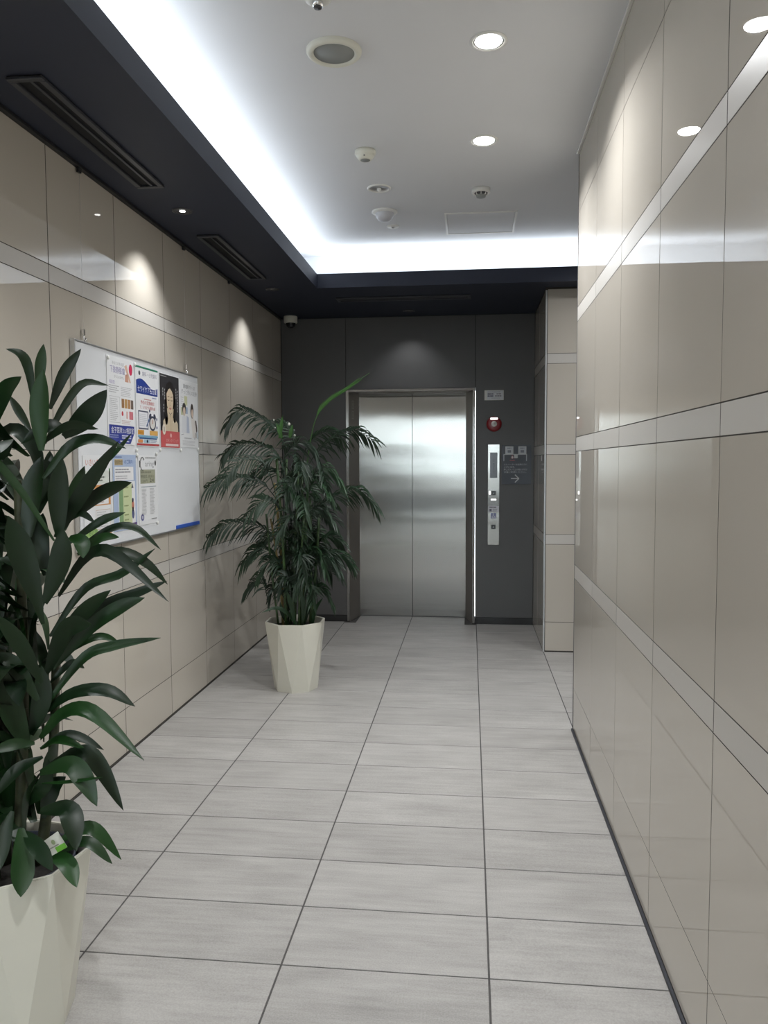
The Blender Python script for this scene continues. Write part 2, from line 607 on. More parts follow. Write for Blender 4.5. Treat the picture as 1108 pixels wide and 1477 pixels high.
wall_right = MB().box(XR + 0.0005, YE, 0, XA, YRE - 0.004, ZC).build('wall_right', M['joint'])
set_props(wall_right, 'tall glossy beige panelled wall with pale bands on the near right', kind='structure')
ys = [1.859 + 0.611 * k for k in range(-11, 4)]
ys = [YE] + [y for y in ys if y > YE + 0.05] + [YRE]
for y0, y1 in zip(ys, ys[1:]):
    for z0, z1, k in ROWS:
        panel(wall_right, 'x-', y0, y1, z0, z1, k, XR)
trim = MB().box(XR - 0.002, YRE - 0.004, 0, XR + 0.03, YRE, ZC).build('corner_trim', M['vent'], wall_right)

# beige stub wall beside the elevator
wall_stub = MB().box(XR + 0.0005, YP + 0.0005, 0, XA, 7.45, ZS).build('wall_stub', M['joint'])
set_props(wall_stub, 'narrow beige panelled wall end to the right of the elevator', kind='structure')
xs = [XR + 0.012, 1.178, 1.789, XA]
for x0, x1 in zip(xs, xs[1:]):
    for z0, z1, k in ROWS[:8]:
        panel(wall_stub, 'y-', x0, x1, z0, min(z1, 2.752), k, YP)
for y0, y1 in ((YP + 0.012, 6.62), (6.62, YB)):
    for z0, z1, k in ROWS[:8]:
        panel(wall_stub, 'x-', y0, y1, z0, min(z1, 2.752), k, XR)
MB().box(XR - 0.002, YP - 0.002, 0.0, XR + 0.010, YP + 0.010, 2.745, 0.001).build('corner_trim', M['alu'], wall_stub)

wall_alcove = MB().box(XA, YRE - 0.1, 0, XA + 0.1, 7.45, ZC).build('wall_side_passage', M['band'])
set_props(wall_alcove, 'beige end wall of the side passage', kind='structure')

# elevator wall
wall_back = MB().box(XL, YB + 0.012, 0, -1.125, 7.45, ZC).box(0.05, YB + 0.012, 0, XR + 0.004, 7.45, ZC).box(-1.125, YB + 0.012, 2.125, 0.05, 7.45, ZC).build('wall_back', M['black'])
set_props(wall_back, 'dark grey panelled wall around the elevator door', kind='structure')
for x0, x1, z0, z1 in ((XL + 0.006, -1.1225, 0.062, ZS - 0.008), (-1.1185, 0.0405, 2.121, ZS - 0.008), (0.0455, XR - 0.002, 0.062, ZS - 0.008)):
    MB().box(x0, YB, z0, x1, YB + 0.012, z1, 0.001).build('panel', M['dark'], wall_back)
for n_, x0, x1 in (('baseboard_back', XL + 0.006, -1.1225), ('baseboard_back', 0.0455, XR - 0.002)):
    set_props(MB().box(x0, YB + 0.003, 0.0, x1, YB + 0.0118, 0.060, 0.001).build(n_, M['skirt'], wall_back))

set_props(MB().box(XR - 0.0095, YE, -0.0025, XR - 0.0005, YRE, 0.007, 0.001).build('baseboard_right', M['vent']), 'dark grey sealing strip at the foot of the right wall', kind='structure')
set_props(MB().box(XL + 0.0005, YE, -0.0025, XL + 0.0055, YB, 0.006, 0.001).build('baseboard_left', M['joint']), 'thin dark strip at the foot of the left wall', kind='structure')

# ------------------------------------------------------------------ setting: ceilings
ceiling = MB().box(XL - 0.1, YE, ZC, XA + 0.1, 7.45, ZC + 0.1).build('ceiling', M['white'])
set_props(ceiling, 'raised white ceiling washed by hidden cove light', kind='structure')
soffit = (MB().box(XL, YE, ZS, XS, YB + 0.3, ZS + 0.03).box(XS, YS, ZS, XA, YB + 0.3, ZS + 0.03)
          .box(XS - 0.014, YE, ZS + 0.03, XS, YS + 0.014, ZLIP).box(XS, YS, ZS + 0.03, XA, YS + 0.014, ZLIP)
          .build('ceiling_soffit', M['navy']))
set_props(soffit, 'dark navy lowered ceiling border around the white ceiling', kind='structure')
cove_l = MB().box(XS - 0.33, YE, ZS + 0.0302, XS - 0.31, YS + 0.33, ZC).box(XS - 0.31, YS + 0.31, ZS + 0.0302, XA, YS + 0.33, ZC).build('cove_wall', M['white'], soffit)
cove_l.location = (0, 0, 0)
trim_r = MB().box(XR - 0.012, YE, ZC - 0.012, XR + 0.01, YRE + 0.002, ZC, 0.002).build('trim_1', M['plastic'])
set_props(trim_r, 'slim pale metal trim where the right wall meets the white ceiling', kind='structure')

# cove lighting: LED strips lying on the soffit behind its lip
def led_strip(name, x0, y0, x1, y1, label):
    z = ZS + 0.0302
    s = empty(name, ((x0 + x1) / 2, (y0 + y1) / 2, z), label, 'light', 'hidden cove light strips')
    lx, ly = x1 - x0, y1 - y0
    MB().box(-lx / 2, -ly / 2, 0, lx / 2, ly / 2, 0.062).build('channel', M['alu'], s)
    area_light('led', (0, 0, 0.070), (math.pi - 0.30, 0, 0) if lx > ly else (0, math.pi, 0), lx, ly, COVE_W * max(lx, ly), (0.87, 0.935, 1.0), s)
    return s


led_strip('cove_light_strip', -1.255, YE + 0.05, -1.22, 5.98, 'long white LED strip in the cove above the whiteboard wall')
led_strip('cove_light_strip', -1.15, 6.02, XA - 0.05, 6.055, 'white LED strip in the cove in front of the elevator')

# entrance behind the viewpoint, with the daylight street outside
wall_front = (MB().box(XL - 0.12, YE - 0.15, 2.62, XA, YE, ZC + 0.1).box(XL - 0.12, YE - 0.15, 0, XL + 0.03, YE, 2.62)
              .box(XR - 0.03, YE - 0.15, 0, XA, YE, 2.62).build('wall_front', M['band']))
set_props(wall_front, 'beige wall around the glazed entrance behind the viewpoint', kind='structure')
win = empty('window_1', ((XL + XR) / 2, YE - 0.07, 0), 'glazed street entrance behind the viewpoint', kind='structure')
xa, xb = XL + 0.03 - win.location.x, XR - 0.03 - win.location.x
for i in range(3):
    p0, p1 = xa + (xb - xa) * i / 3, xa + (xb - xa) * (i + 1) / 3
    MB().box(p0 + 0.03, -0.004, 0.06, p1 - 0.03, 0.004, 2.58).build('pane', M['glass'], win)
fr = MB().box(xa, -0.03, 0, xb, 0.03, 0.06).box(xa, -0.03, 2.58, xb, 0.03, 2.62)
for i in range(4):
    p = xa + (xb - xa) * i / 3
    fr.box(max(xa, p - 0.03), -0.03, 0.06, min(xb, p + 0.03), 0.03, 2.58)
fr.build('frame', M['alu'], win)
set_props(MB().box(-12, -8.8, -0.2, 12, YE - 0.15, -0.02).build('pavement', M['concrete']), 'pale pavement outside the entrance', kind='structure')
set_props(MB().box(-40, -27, -0.3, 40, -8.8, -0.12).build('road', M['asphalt']), 'dark street outside the entrance', kind='structure')

set_props(MB().box(-60, -90, -0.3, 60, -27, -0.05).build('plaza', M['concrete']), 'pale paved square beyond the street', kind='structure')

# ------------------------------------------------------------------ elevator door
door = empty('door_1', (-0.5395, YB, 0), 'brushed stainless steel two-leaf elevator door with splayed steel frame', kind='structure')
dx, dy = door.location.x, door.location.y


def dbox(name, mat, x0, y0, z0, x1, y1, z1, bevel=0.0008, parent=door):
    return MB().box(x0 - dx, y0 - dy, z0, x1 - dx, y1 - dy, z1, bevel).build(name, mat, parent)


dbox('door_leaf', M['steel'], -1.046, YD, 0.004, -0.5422, YD + 0.03, 2.13)
dbox('door_leaf', M['steel'], -0.5388, YD, 0.004, -0.039, YD + 0.03, 2.13)
dbox('sill', M['vent'], -1.046, YD - 0.003, -0.002, -0.039, YD + 0.03, 0.003)
dbox('backing', M['black'], -1.1, YD + 0.032, 0, 0.02, YD + 0.06, 2.3)
for s, xo, xf, xd in ((-1, -1.1205, -1.0975, -1.043), (1, 0.0425, 0.0195, -0.0415)):
    mb = MB()
    pts = [(xo, YB - 0.008), (xf, YB - 0.008), (xf, YB + 0.006), (xo, YB + 0.006)]
    lo = [(x - dx, y - dy, 0.0) for x, y in pts]; hi = [(x - dx, y - dy, 2.118) for x, y in pts]
    for a in range(4):
        b = (a + 1) % 4
        mb.poly([lo[a], lo[b], hi[b], hi[a]])
    mb.poly(lo); mb.poly(hi)
    bmesh.ops.remove_doubles(mb.bm, verts=mb.bm.verts[:], dist=1e-5)
    mb.build('jamb', M['steel2'], door)
    mb = MB()
    pts = [(xf, YB + 0.0065), (xd, YD - 0.002), (xo, YD - 0.002), (xo, YB + 0.0065)]
    lo = [(x - dx, y - dy, 0.0) for x, y in pts]; hi = [(x - dx, y - dy, 2.118) for x, y in pts]
    for a in range(4):
        b = (a + 1) % 4
        mb.poly([lo[a], lo[b], hi[b], hi[a]])
    mb.poly(lo); mb.poly(hi)
    bmesh.ops.remove_doubles(mb.bm, verts=mb.bm.verts[:], dist=1e-5)
    mb.build('reveal', M['reveal'], door)
dbox('head', M['steel2'], -1.0972, YB - 0.008, 2.096, 0.0192, YB + 0.006, 2.118)
dbox('head_reveal', M['reveal'], -1.0972, YB + 0.0065, 2.101, 0.0192, YD - 0.003, 2.118)

# faint square marks on the left reveal
rv_r = Vector((0.0545, 0.2765, 0)).normalized()
pm = Print(Vector((-1.0975, YB + 0.0065, 0)) + rv_r * 0.055, rv_r, (0, 0, 1))
g = (0.42, 0.40, 0.38)
pm.frame(0.03, 1.955, 0.085, 2.03, 0.010, g)
pm.frame(0.03, 1.86, 0.085, 1.935, 0.010, g)
pm.rect(0.05, 1.975, 0.065, 2.01, g)
pm.rect(0.05, 1.885, 0.065, 1.91, g)
pm.build('etched_mark', door)

# ------------------------------------------------------------------ things on the elevator wall
fa = empty('fire_alarm', (0.208, YB, 1.798), 'round dark red fire alarm call point with white centre button', 'fire alarm')
MB().lathe([(0, 0), (0.066, 0), (0.068, -0.012), (0.060, -0.024), (0.044, -0.028), (0, -0.028)], 40, (0, 0, 0), 'y').build('body', M['red'], fa)
fb = MB().lathe([(0.020, -0.029), (0.025, -0.034), (0.022, -0.040), (0, -0.041)], 28, (0, 0, 0.0), 'y').build('button', M['plastic'], fa)
MB().box(-0.032, -0.031, 0.038, 0.032, -0.024, 0.055, 0.002).build('name_strip', M['lit'], fa)  # name strip uses an emissive material, so it glows white
pa = Print((0.208, YB - 0.0415, 1.798), (1, 0, 0), (0, 0, 1)); pa.frame(-0.007, -0.007, 0.007, 0.007, 0.003, (0.35, 0.3, 0.32))
pa.build('mark', fb)

op = empty('call_panel', (0.207, YB, 0.72), 'tall narrow stainless elevator call panel with display and two black buttons', 'control panel')
MB().box(-0.051, -0.006, 0, 0.051, 0, 0.898, 0.0015).build('plate', M['steel'], op)
dsp = MB().box(-0.032, -0.0085, 0.600, 0.032, -0.0062, 0.826, 0.001).build('display', M['display'], op)
for z in (0.465, 0.162):
    bt = MB().box(-0.0195, -0.011, z - 0.0195, 0.0195, -0.0062, z + 0.0195, 0.003).build('button', M['button'], op)
    bm_ = Print((0.207, YB - 0.0112, 0.72 + z), (1, 0, 0), (0, 0, 1))
    bm_.poly([(-0.006, -0.005), (0.006, -0.005), (0, 0.006)], (0.25, 0.25, 0.25))
    bm_.build('arrow_mark', bt)
MB().box(-0.040, -0.009, 0.452, -0.026, -0.0062, 0.482, 0.001).build('lamp', M['lit'], op)
MB().box(-0.023, -0.009, 0.400, 0.023, -0.0062, 0.412, 0.001).build('lamp', M['lit'], op)
ps = Print((0.207, YB - 0.0065, 0.72), (1, 0, 0), (0, 0, 1))
ps.rect(-0.046, 0.292, 0.046, 0.352, (0.72, 0.72, 0.76))
ps.next()
ps.frame(-0.043, 0.295, 0.043, 0.349, 0.002, (0.35, 0.35, 0.5))
ps.lines(-0.036, 0.330, 0.030, 0.345, 1, (0.12, 0.12, 0.16), 0.6, 0.1)
ps.rect(-0.036, 0.301, -0.016, 0.324, (0.13, 0.13, 0.18))
ps.lines(-0.008, 0.301, 0.036, 0.326, 3, (0.3, 0.3, 0.36), 0.5, 0.2)
ps.build('sticker', op)
ps = Print((0.207, YB - 0.0065, 0.72), (1, 0, 0), (0, 0, 1))
ps.rect(-0.024, 0.238, 0.024, 0.286, (0.24, 0.26, 0.45)); ps.next()
w_ = (0.85, 0.87, 0.95)
ps.ellipse(-0.001, 0.279, 0.005, 0.005, w_); ps.line(-0.001, 0.274, 0.0, 0.256, 0.006, w_); ps.line(0, 0.257, 0.011, 0.256, 0.005, w_)
ps.line(0.011, 0.257, 0.017, 0.243, 0.005, w_); ps.ellipse(-0.002, 0.252, 0.013, 0.012, w_); ps.next(); ps.ellipse(-0.002, 0.252, 0.008, 0.007, (0.24, 0.26, 0.45))
ps.build('wheelchair_mark', op)
ps = Print((0.207, YB - 0.0088, 0.72), (1, 0, 0), (0, 0, 1))
ps.rect(-0.002, 0.66, 0.002, 0.72, (0.09, 0.09, 0.11)); ps.rect(-0.005, 0.735, 0.005, 0.742, (0.09, 0.09, 0.11))
ps.build('display_print', dsp)

nt_ = empty('notice_plate', (0.208, YB, 2.009), 'small white notice plate above the red fire alarm', 'notice')
plt = MB().box(-0.0845, -0.004, 0, 0.0845, 0, 0.087, 0.0005).build('plate', M['plastic'], nt_)
ps = Print((0.1235, YB - 0.0042, 2.009), (1, 0, 0), (0, 0, 1))
ps.rect(0.02, 0.004, 0.165, 0.083, (0.64, 0.66, 0.70)); ps.next()
ps.lines(0.027, 0.068, 0.140, 0.076, 1, (0.22, 0.22, 0.24), 0.6, 0.0)
ps.lines(0.027, 0.047, 0.078, 0.061, 1, (0.10, 0.10, 0.14), 0.8, 0.0); ps.lines(0.027, 0.029, 0.078, 0.043, 1, (0.08, 0.08, 0.14), 0.8, 0.0)
ps.lines(0.105, 0.049, 0.145, 0.060, 1, (0.2, 0.2, 0.24), 0.8, 0.0); ps.lines(0.092, 0.031, 0.148, 0.042, 1, (0.16, 0.16, 0.2), 0.8, 0.0)
ps.lines(0.06, 0.014, 0.14, 0.022, 1, (0.38, 0.39, 0.42), 0.6, 0.3)
ps.build('lettering', plt)

sg = empty('direction_sign', (0.407, YB, 1.264), 'dark navy sign with pale bracket diagram and right arrow beside call panel', 'sign')
plt = MB().box(-0.129, -0.005, 0, 0.129, 0, 0.347, 0.0008).build('plate', M['navysign'], sg)
ps = Print((0.278, YB - 0.0052, 1.264), (1, 0, 0), (0, 0, 1))
lw = (0.50, 0.51, 0.53)
ps.line(0.018, 0.205, 0.018, 0.2655, 0.0075, lw); ps.line(0.018, 0.264, 0.220, 0.264, 0.0075, lw); ps.line(0.217, 0.205, 0.217, 0.2655, 0.0075, lw)
for i, (t, wd) in enumerate((('エレベーターは右側の方に', 0.205), ('ございます。', 0.098), ('押しボタンで上の階をお呼び', 0.205), ('の後ご利用ください。', 0.195))):
    ps.text(t, 0.018, 0.168 - i * 0.0225, 0.019, (0.55, 0.56, 0.58), wd)
ar = (0.62, 0.62, 0.62)
ps.line(0.082, 0.050, 0.148, 0.050, 0.0075, ar); ps.line(0.152, 0.0495, 0.117, 0.084, 0.008, ar); ps.line(0.152, 0.0505, 0.117, 0.016, 0.008, ar)
ps.next()
ps.rect(0.108, 0.230, 0.140, 0.264, (0.55, 0.56, 0.56))
ps.poly([(0.078, 0.228), (0.108, 0.228), (0.093, 0.262)], (0.32, 0.05, 0.06))
ps.lines(0.070, 0.206, 0.115, 0.216, 1, (0.36, 0.08, 0.09), 0.7, 0.0)
ps.next(); ps.ellipse(0.093, 0.238, 0.008, 0.011, (0.66, 0.60, 0.60))
ps.build('lettering', plt)
for x in (-0.098, 0.016):
    stk = MB().box(x, -0.0068, 0.268, x + 0.070, -0.0052, 0.335, 0.0004).build('sticker', M['plastic'], sg)
    pk = Print((0.407 + x, YB - 0.0069, 1.264 + 0.268), (1, 0, 0), (0, 0, 1))
    pk.rect(0.002, 0.002, 0.068, 0.065, (0.52, 0.55, 0.58)); pk.next()
    pk.lines(0.015, 0.044, 0.055, 0.058, 1, (0.2, 0.22, 0.26), 0.6, 0.1); pk.rect(0.020, 0.012, 0.050, 0.034, (0.16, 0.17, 0.21))
    pk.build('sticker_print', stk)

# ------------------------------------------------------------------ ceiling fittings
def downlight(x, y, z, label, watts, ring, lens, r, spread, tilt=(0, 0, 0), group='recessed ceiling downlights', col=(0.97, 0.985, 1.0), ringmat='plastic', deep=0.02):
    d = empty('downlight', (x, y, z), label, 'downlight', group)
    MB().lathe([(ring * 0.80, 0), (ring * 0.80, -0.003), (ring * 0.88, -0.0055), (ring, -0.004), (ring, 0)], 40).build('trim_ring', M[ringmat], d)
    MB().lathe([(0, -0.0015), (r, -0.0015), (r * 1.02, -0.0035), (ring * 0.80, -0.0032)], 40).build('reflector', M['chrome' if ringmat == 'plastic' else 'darkplastic'], d)
    MB().lathe([(0, -0.004), (r * 0.97, -0.004), (r * 0.97, -0.002)], 40).build('lens', lens, d)
    if ringmat == 'plastic':
        area_light('bulb', (0, 0, -0.008), tilt, r * 1.6, r * 1.6, watts, col, d, spread, 'DISK')
    else:
        l = bpy.data.lights.new('bulb', 'SPOT')
        l.energy, l.color, l.spot_size, l.spot_blend, l.shadow_soft_size = watts, col, math.radians(spread), 0.75, 0.012
        b = bpy.data.objects.new('bulb', l)
        C.objects.link(b)
        b.parent, b.location, b.rotation_euler = d, (0, 0, -0.016), tilt
    return d


downlight(0.065, 3.156, ZC, 'lit round downlight in the white ceiling, the one nearer the viewer', DOWN_W, 0.072, M['lens'], 0.052, 138)
downlight(0.063, 4.098, ZC, 'lit round downlight in the white ceiling, the farther one', DOWN_W, 0.072, M['lens'], 0.052, 138)
for k in (3, 5, 7):  # unseen lamps added to set the light level of the lobby floor
    downlight(0.065, 3.156 - 0.94 * k, ZC, 'added unseen downlight in the white ceiling behind the viewpoint', DOWN_W, 0.072, M['lens'], 0.052, 138, group='added downlights behind the viewpoint')
for x, w in ((1.15, 'nearer the corner'), (2.05, 'deeper inside')):  # unseen lamps added to brighten the stub wall and passage floor
    downlight(x, 5.2, ZC, 'added unseen downlight in the side passage ceiling, ' + w, DOWN_W * 0.45, 0.072, M['lens'], 0.052, 150, group='added downlights of the side passage')
downlight(-1.486, 4.025, ZS, 'small lit wall-washer downlight in the navy soffit between two slot vents', WASH_W, 0.052, M['dimlens'], 0.015, 104, (0, 0.0, 0), 'soffit wall washers', ringmat='darkplastic')
downlight(-1.483, 5.883, ZS, 'small wall-washer downlight in the navy soffit near the dome camera', WASH_W * 0.8, 0.052, M['chrome'], 0.018, 104, (0, 0, 0), 'soffit wall washers', ringmat='darkplastic')
downlight(-0.529, 6.853, ZS, 'small downlight in the navy soffit just above the elevator door', WASH_W * 0.28, 0.052, M['chrome'], 0.018, 104, (0, 0, 0), 'soffit wall washers', ringmat='darkplastic')
for y in (2.167, 0.309, -1.549, -3.407):  # unseen washers added along the soffit to match the lobby light
    downlight(-1.486, y, ZS, 'small added wall-washer downlight in the soffit outside the picture', WASH_W, 0.052, M['dimlens'], 0.015, 104, (0, 0, 0), 'added soffit wall washers outside the picture', ringmat='darkplastic')

sp = empty('ceiling_speaker', (-0.537, 3.157, ZC), 'round ceiling speaker with grey grille and cream ring', 'speaker')
MB().lathe([(0.080, 0), (0.080, -0.012), (0.086, -0.018), (0.098, -0.018), (0.108, -0.010), (0.109, 0)], 56).build('ring', M['ivory'], sp)
MB().lathe([(0, -0.012), (0.079, -0.012), (0.0795, 0)], 56).build('grille', M['greygrille'], sp)

sd = empty('smoke_detector', (-0.547, 4.158, ZC), 'cream smoke detector left of the farther lit downlight', 'smoke detector', 'ceiling detectors')
MB().lathe([(0, 0), (0.054, 0), (0.055, -0.016), (0.050, -0.024), (0.047, -0.026)], 40).build('base', M['ivory'], sd)
cov = MB().lathe([(0.047, -0.026), (0.044, -0.034), (0.032, -0.047), (0.028, -0.048), (0, -0.048)], 40).build('cover', M['ivory'], sd)
MB().lathe([(0, -0.0485), (0.025, -0.0485), (0.026, -0.047)], 32).build('cap', M['greygrille'], sd)
MB().lathe([(0, 0), (0.004, 0), (0.0035, -0.004), (0, -0.0045)], 12, (0, -0.043, -0.036)).build('indicator', M['darkplastic'], cov)

sd = empty('smoke_detector', (0.058, 4.803, ZC), 'white smoke detector with dark vents in front of the ceiling hatch', 'smoke detector', 'ceiling detectors')
MB().lathe([(0, 0), (0.054, 0), (0.055, -0.022), (0.051, -0.026), (0.040, -0.026)], 40).build('base', M['plastic'], sd)
MB().lathe([(0.040, -0.026), (0.034, -0.032), (0.032, -0.036), (0, -0.036)], 40).build('chamber', M['darkplastic'], sd)
MB().lathe([(0.028, -0.036), (0.030, -0.040), (0.026, -0.049), (0, -0.050)], 32).build('cap', M['greygrille'], sd)
for i in range(8):
    a = i * math.pi / 4
    MB().box(-0.004, -0.0015, -0.040, 0.010, 0.0015, -0.024).build('rib', M['plastic'], sd).matrix_local = Matrix.Rotation(a, 4, 'Z') @ Matrix.Translation((0.030, 0, 0))

hd = empty('heat_detector', (-0.532, 2.80, ZC), 'small detector with dark tip at the upper edge of the picture', 'detector', 'ceiling detectors')
MB().lathe([(0, 0), (0.047, 0), (0.045, -0.010), (0.030, -0.016), (0.019, -0.018)], 40).build('base', M['plastic'], hd)
MB().lathe([(0.018, -0.018), (0.018, -0.032), (0, -0.033)], 32).build('tip', M['chrome'], hd)
MB().lathe([(0.015, -0.033), (0.014, -0.037), (0, -0.037)], 24).build('lens', M['darkplastic'], hd)

em = empty('emergency_light', (-0.539, 4.719, ZC), 'flat round emergency light with tiny clear bulb in the white ceiling', 'emergency light')
MB().lathe([(0.056, 0), (0.056, -0.004), (0.062, -0.007), (0.070, -0.004), (0.071, 0)], 44).build('ring', M['plastic'], em)
MB().lathe([(0, -0.0005), (0.056, -0.0005), (0.0562, -0.002)], 44).build('reflector', M['alu'], em)
MB().lathe([(0.013, -0.001), (0.013, -0.010), (0.009, -0.018), (0, -0.020)], 20).build('bulb', M['plastic'], em)

pr = empty('motion_sensor', (-0.554, 5.155, ZC), 'domed motion sensor hanging from the white ceiling', 'sensor')
MB().lathe([(0, 0), (0.083, 0), (0.084, -0.006), (0.078, -0.011), (0.060, -0.013)], 48).build('flange', M['plastic'], pr)
MB().lathe([(0.060, -0.013), (0.060, -0.020), (0.056, -0.036), (0.044, -0.052), (0.025, -0.062), (0, -0.065)], 48).build('dome', simple('sensor_dome', (0.50, 0.51, 0.54), 0.3), pr)

hs = empty('mini_sensor', (-0.531, 5.473, ZC), 'tiny flush sensor disc behind the domed motion sensor', 'sensor')
MB().lathe([(0, 0), (0.042, 0), (0.040, -0.006), (0.022, -0.008), (0.010, -0.008)], 36).build('ring', M['plastic'], hs)
MB().lathe([(0.010, -0.008), (0.009, -0.013), (0, -0.014)], 20).build('tip', M['greygrille'], hs)

ht = empty('ceiling_hatch', (0.063, 5.47, ZC), 'square access hatch with slim aluminium frame in the white ceiling', 'access hatch')
f_ = MB()
for a in ((-0.236, -0.236, 0.236, -0.222), (-0.236, 0.222, 0.236, 0.236), (-0.236, -0.222, -0.222, 0.222), (0.222, -0.222, 0.236, 0.222)):
    f_.box(a[0], a[1], -0.006, a[2], a[3], 0.0)
f_.build('frame', M['plastic'], ht)
MB().box(-0.220, -0.220, -0.003, 0.220, 0.220, 0.0, 0.001).build('panel', M['white'], ht)


def slot_vent(x0, y0, x1, y1, along, label):
    cx, cy = (x0 + x1) / 2, (y0 + y1) / 2
    v = empty('slot_vent', (cx, cy, ZS), label, 'vent', 'slot vents in the navy soffit')
    hx, hy, w = (x1 - x0) / 2, (y1 - y0) / 2, 0.024
    MB().box(-hx + 0.003, -hy + 0.003, -0.003, hx - 0.003, hy - 0.003, 0.0).build('recess', M['slot'], v)
    for a in ((-hx, -hy, hx, -hy + w), (-hx, hy - w, hx, hy), (-hx, -hy + w, -hx + w, hy - w), (hx - w, -hy + w, hx, hy - w)):
        MB().box(a[0], a[1], -0.014, a[2], a[3], -0.0031, 0.002).build('frame_bar', M['vent'], v)
    if along == 'y':
        for q in (0.010,):
            MB().box(q - 0.006, -hy + w, -0.010, q + 0.006, hy - w, -0.0031, 0.001).build('slat', M['vent'], v)
    else:
        for q in (0.010,):
            MB().box(-hx + w, q - 0.006, -0.010, hx - w, q + 0.006, -0.0031, 0.001).build('slat', M['vent'], v)
    return v


slot_vent(-1.562, 2.583, -1.432, 3.652, 'y', 'long black slot vent in the soffit nearest the viewer, upper left')
slot_vent(-1.562, 4.448, -1.432, 5.512, 'y', 'black slot vent in the soffit above the whiteboard end')
slot_vent(-1.063, 6.24, 0.0, 6.37, 'x', 'black slot vent in the soffit before the elevator')

dc = empty('dome_camera', (-1.60, 6.99, ZS), 'white dome security camera in the far left ceiling corner', 'camera')
MB().lathe([(0, 0), (0.059, 0), (0.061, -0.004), (0.061, -0.052), (0.056, -0.058), (0.044, -0.060)], 44).build('housing', M['ivory'], dc)
MB().lathe([(0.044, -0.060), (0.043, -0.072), (0.034, -0.090), (0.018, -0.101), (0, -0.104)], 36).build('dome', M['domeglass'], dc)

# ------------------------------------------------------------------ picture rail, hangers, whiteboard
rail = MB().box(XL + 0.001, YE + 0.01, ZS - 0.014, XL + 0.022, YB - 0.03, ZS - 0.0005, 0.001).build('picture_rail', M['black'])
set_props(rail, 'black picture rail along the top of the left wall', 'rail')


def hanger(y, zb, label, wire=True):
    h = empty('picture_hanger', (XL + 0.013, y, zb if wire else ZS - 0.015), label, 'hanger', 'picture rail hangers')
    top = ZS - 0.015 - h.location.z
    MB().box(-0.007, -0.011, top - 0.022, 0.007, 0.011, top, 0.002).build('runner', M['black'], h)
    if wire:
        MB().tube([(0, 0, 0.055), (0, 0, top - 0.022)], 0.0006, 6).build('wire', M['alu'], h)
        MB().tube([(0.0, 0, 0.055), (0.0, 0, 0.012), (0.003, 0, 0.002), (0.007, 0, 0.0), (0.010, 0, 0.004), (0.010, 0, 0.016)], 0.003, 8).build('hook', M['chrome'], h)
        MB().box(-0.006, -0.006, 0.028, 0.006, 0.006, 0.055, 0.002).build('clamp', M['chrome'], h)
    return h


hanger(3.358, 1.999, 'thin wire hanger holding the near end of the whiteboard')
hanger(4.622, 1.999, 'thin wire hanger holding the far end of the whiteboard')
hanger(5.512, 0, 'spare black runner on the picture rail beyond the whiteboard', False)

BX = XL + 0.0205     # board surface
wb = empty('whiteboard', (XL + 0.004, 4.027, 1.070), 'large white noticeboard with posters hung on the left wall', 'whiteboard')
bw, bh = 0.772, 0.928
MB().box(0, -bw + 0.008, 0.008, 0.0155, bw - 0.008, bh - 0.008).build('panel', M['board'], wb)
for a in ((-bw, 0.0, bw, 0.008), (-bw, bh - 0.008, bw, bh), (-bw, 0.008, -bw + 0.008, bh - 0.008), (bw - 0.008, 0.008, bw, bh - 0.008)):
    MB().box(-0.003, a[0], a[1], 0.019, a[2], a[3], 0.001).build('frame_bar', M['alu'], wb)
MB().box(0.0156, 0.365, 0.009, 0.021, 0.752, 0.030, 0.001).build('marker_rail', M['blue'], wb)

W_, K_ = (0.72, 0.72, 0.73), (0.10, 0.10, 0.12)
GREY, BLUE, NAVY, RED = (0.33, 0.33, 0.35), (0.05, 0.10, 0.38), (0.022, 0.045, 0.22), (0.55, 0.05, 0.07)
PS = XL + 0.0205


def poster(y0, z0, w, h, label, base=(0.70, 0.71, 0.72)):
    p = empty('poster', (PS, y0 + w / 2, z0), label, 'poster', 'posters pinned to the whiteboard')
    sh = MB().box(0, -w / 2, 0, 0.0012, w / 2, h).build('sheet', M['paper'], p)
    pr_ = Print((PS + 0.0013, y0, z0), (0, 1, 0), (0, 0, 1))
    pr_.rect(0, 0, w, h, base); pr_.next()
    return sh, pr_


# 1 leg-vein poster with a blue block
p, q = poster(3.555, 1.552, 0.297, 0.420, 'white text-heavy poster with a blue block at its foot, leftmost in upper row')
q.text('あなたのその足', 0.055, 0.383, 0.018, GREY, 0.13); q.text('下肢静脈瘤', 0.030, 0.345, 0.036, (0.20, 0.17, 0.38), 0.165); q.text('かもしれません', 0.075, 0.320, 0.016, GREY, 0.11)
q.poly([(0.19, 0.385), (0.215, 0.395), (0.262, 0.310), (0.245, 0.310)], (0.62, 0.42, 0.32)); q.poly([(0.195, 0.310), (0.235, 0.310), (0.225, 0.350), (0.198, 0.345)], (0.55, 0.30, 0.22))
q.ellipse(0.262, 0.375, 0.020, 0.028, (0.55, 0.03, 0.09)); q.text('相談室', 0.020, 0.290, 0.020, (0.35, 0.3, 0.5), 0.06)
q.lines(0.015, 0.245, 0.125, 0.285, 4, GREY, 0.35); q.lines(0.145, 0.235, 0.285, 0.285, 6, (0.45, 0.45, 0.47), 0.35)
q.frame(0.018, 0.105, 0.130, 0.230, 0.0015, GREY); q.lines(0.026, 0.112, 0.110, 0.222, 12, (0.42, 0.42, 0.44), 0.35)
for i, c in enumerate(((0.30, 0.16, 0.07), (0.45, 0.27, 0.10), (0.42, 0.22, 0.09), (0.16, 0.12, 0.10))):
    q.rect(0.150 + i * 0.035, 0.180, 0.180 + i * 0.035, 0.225, c)
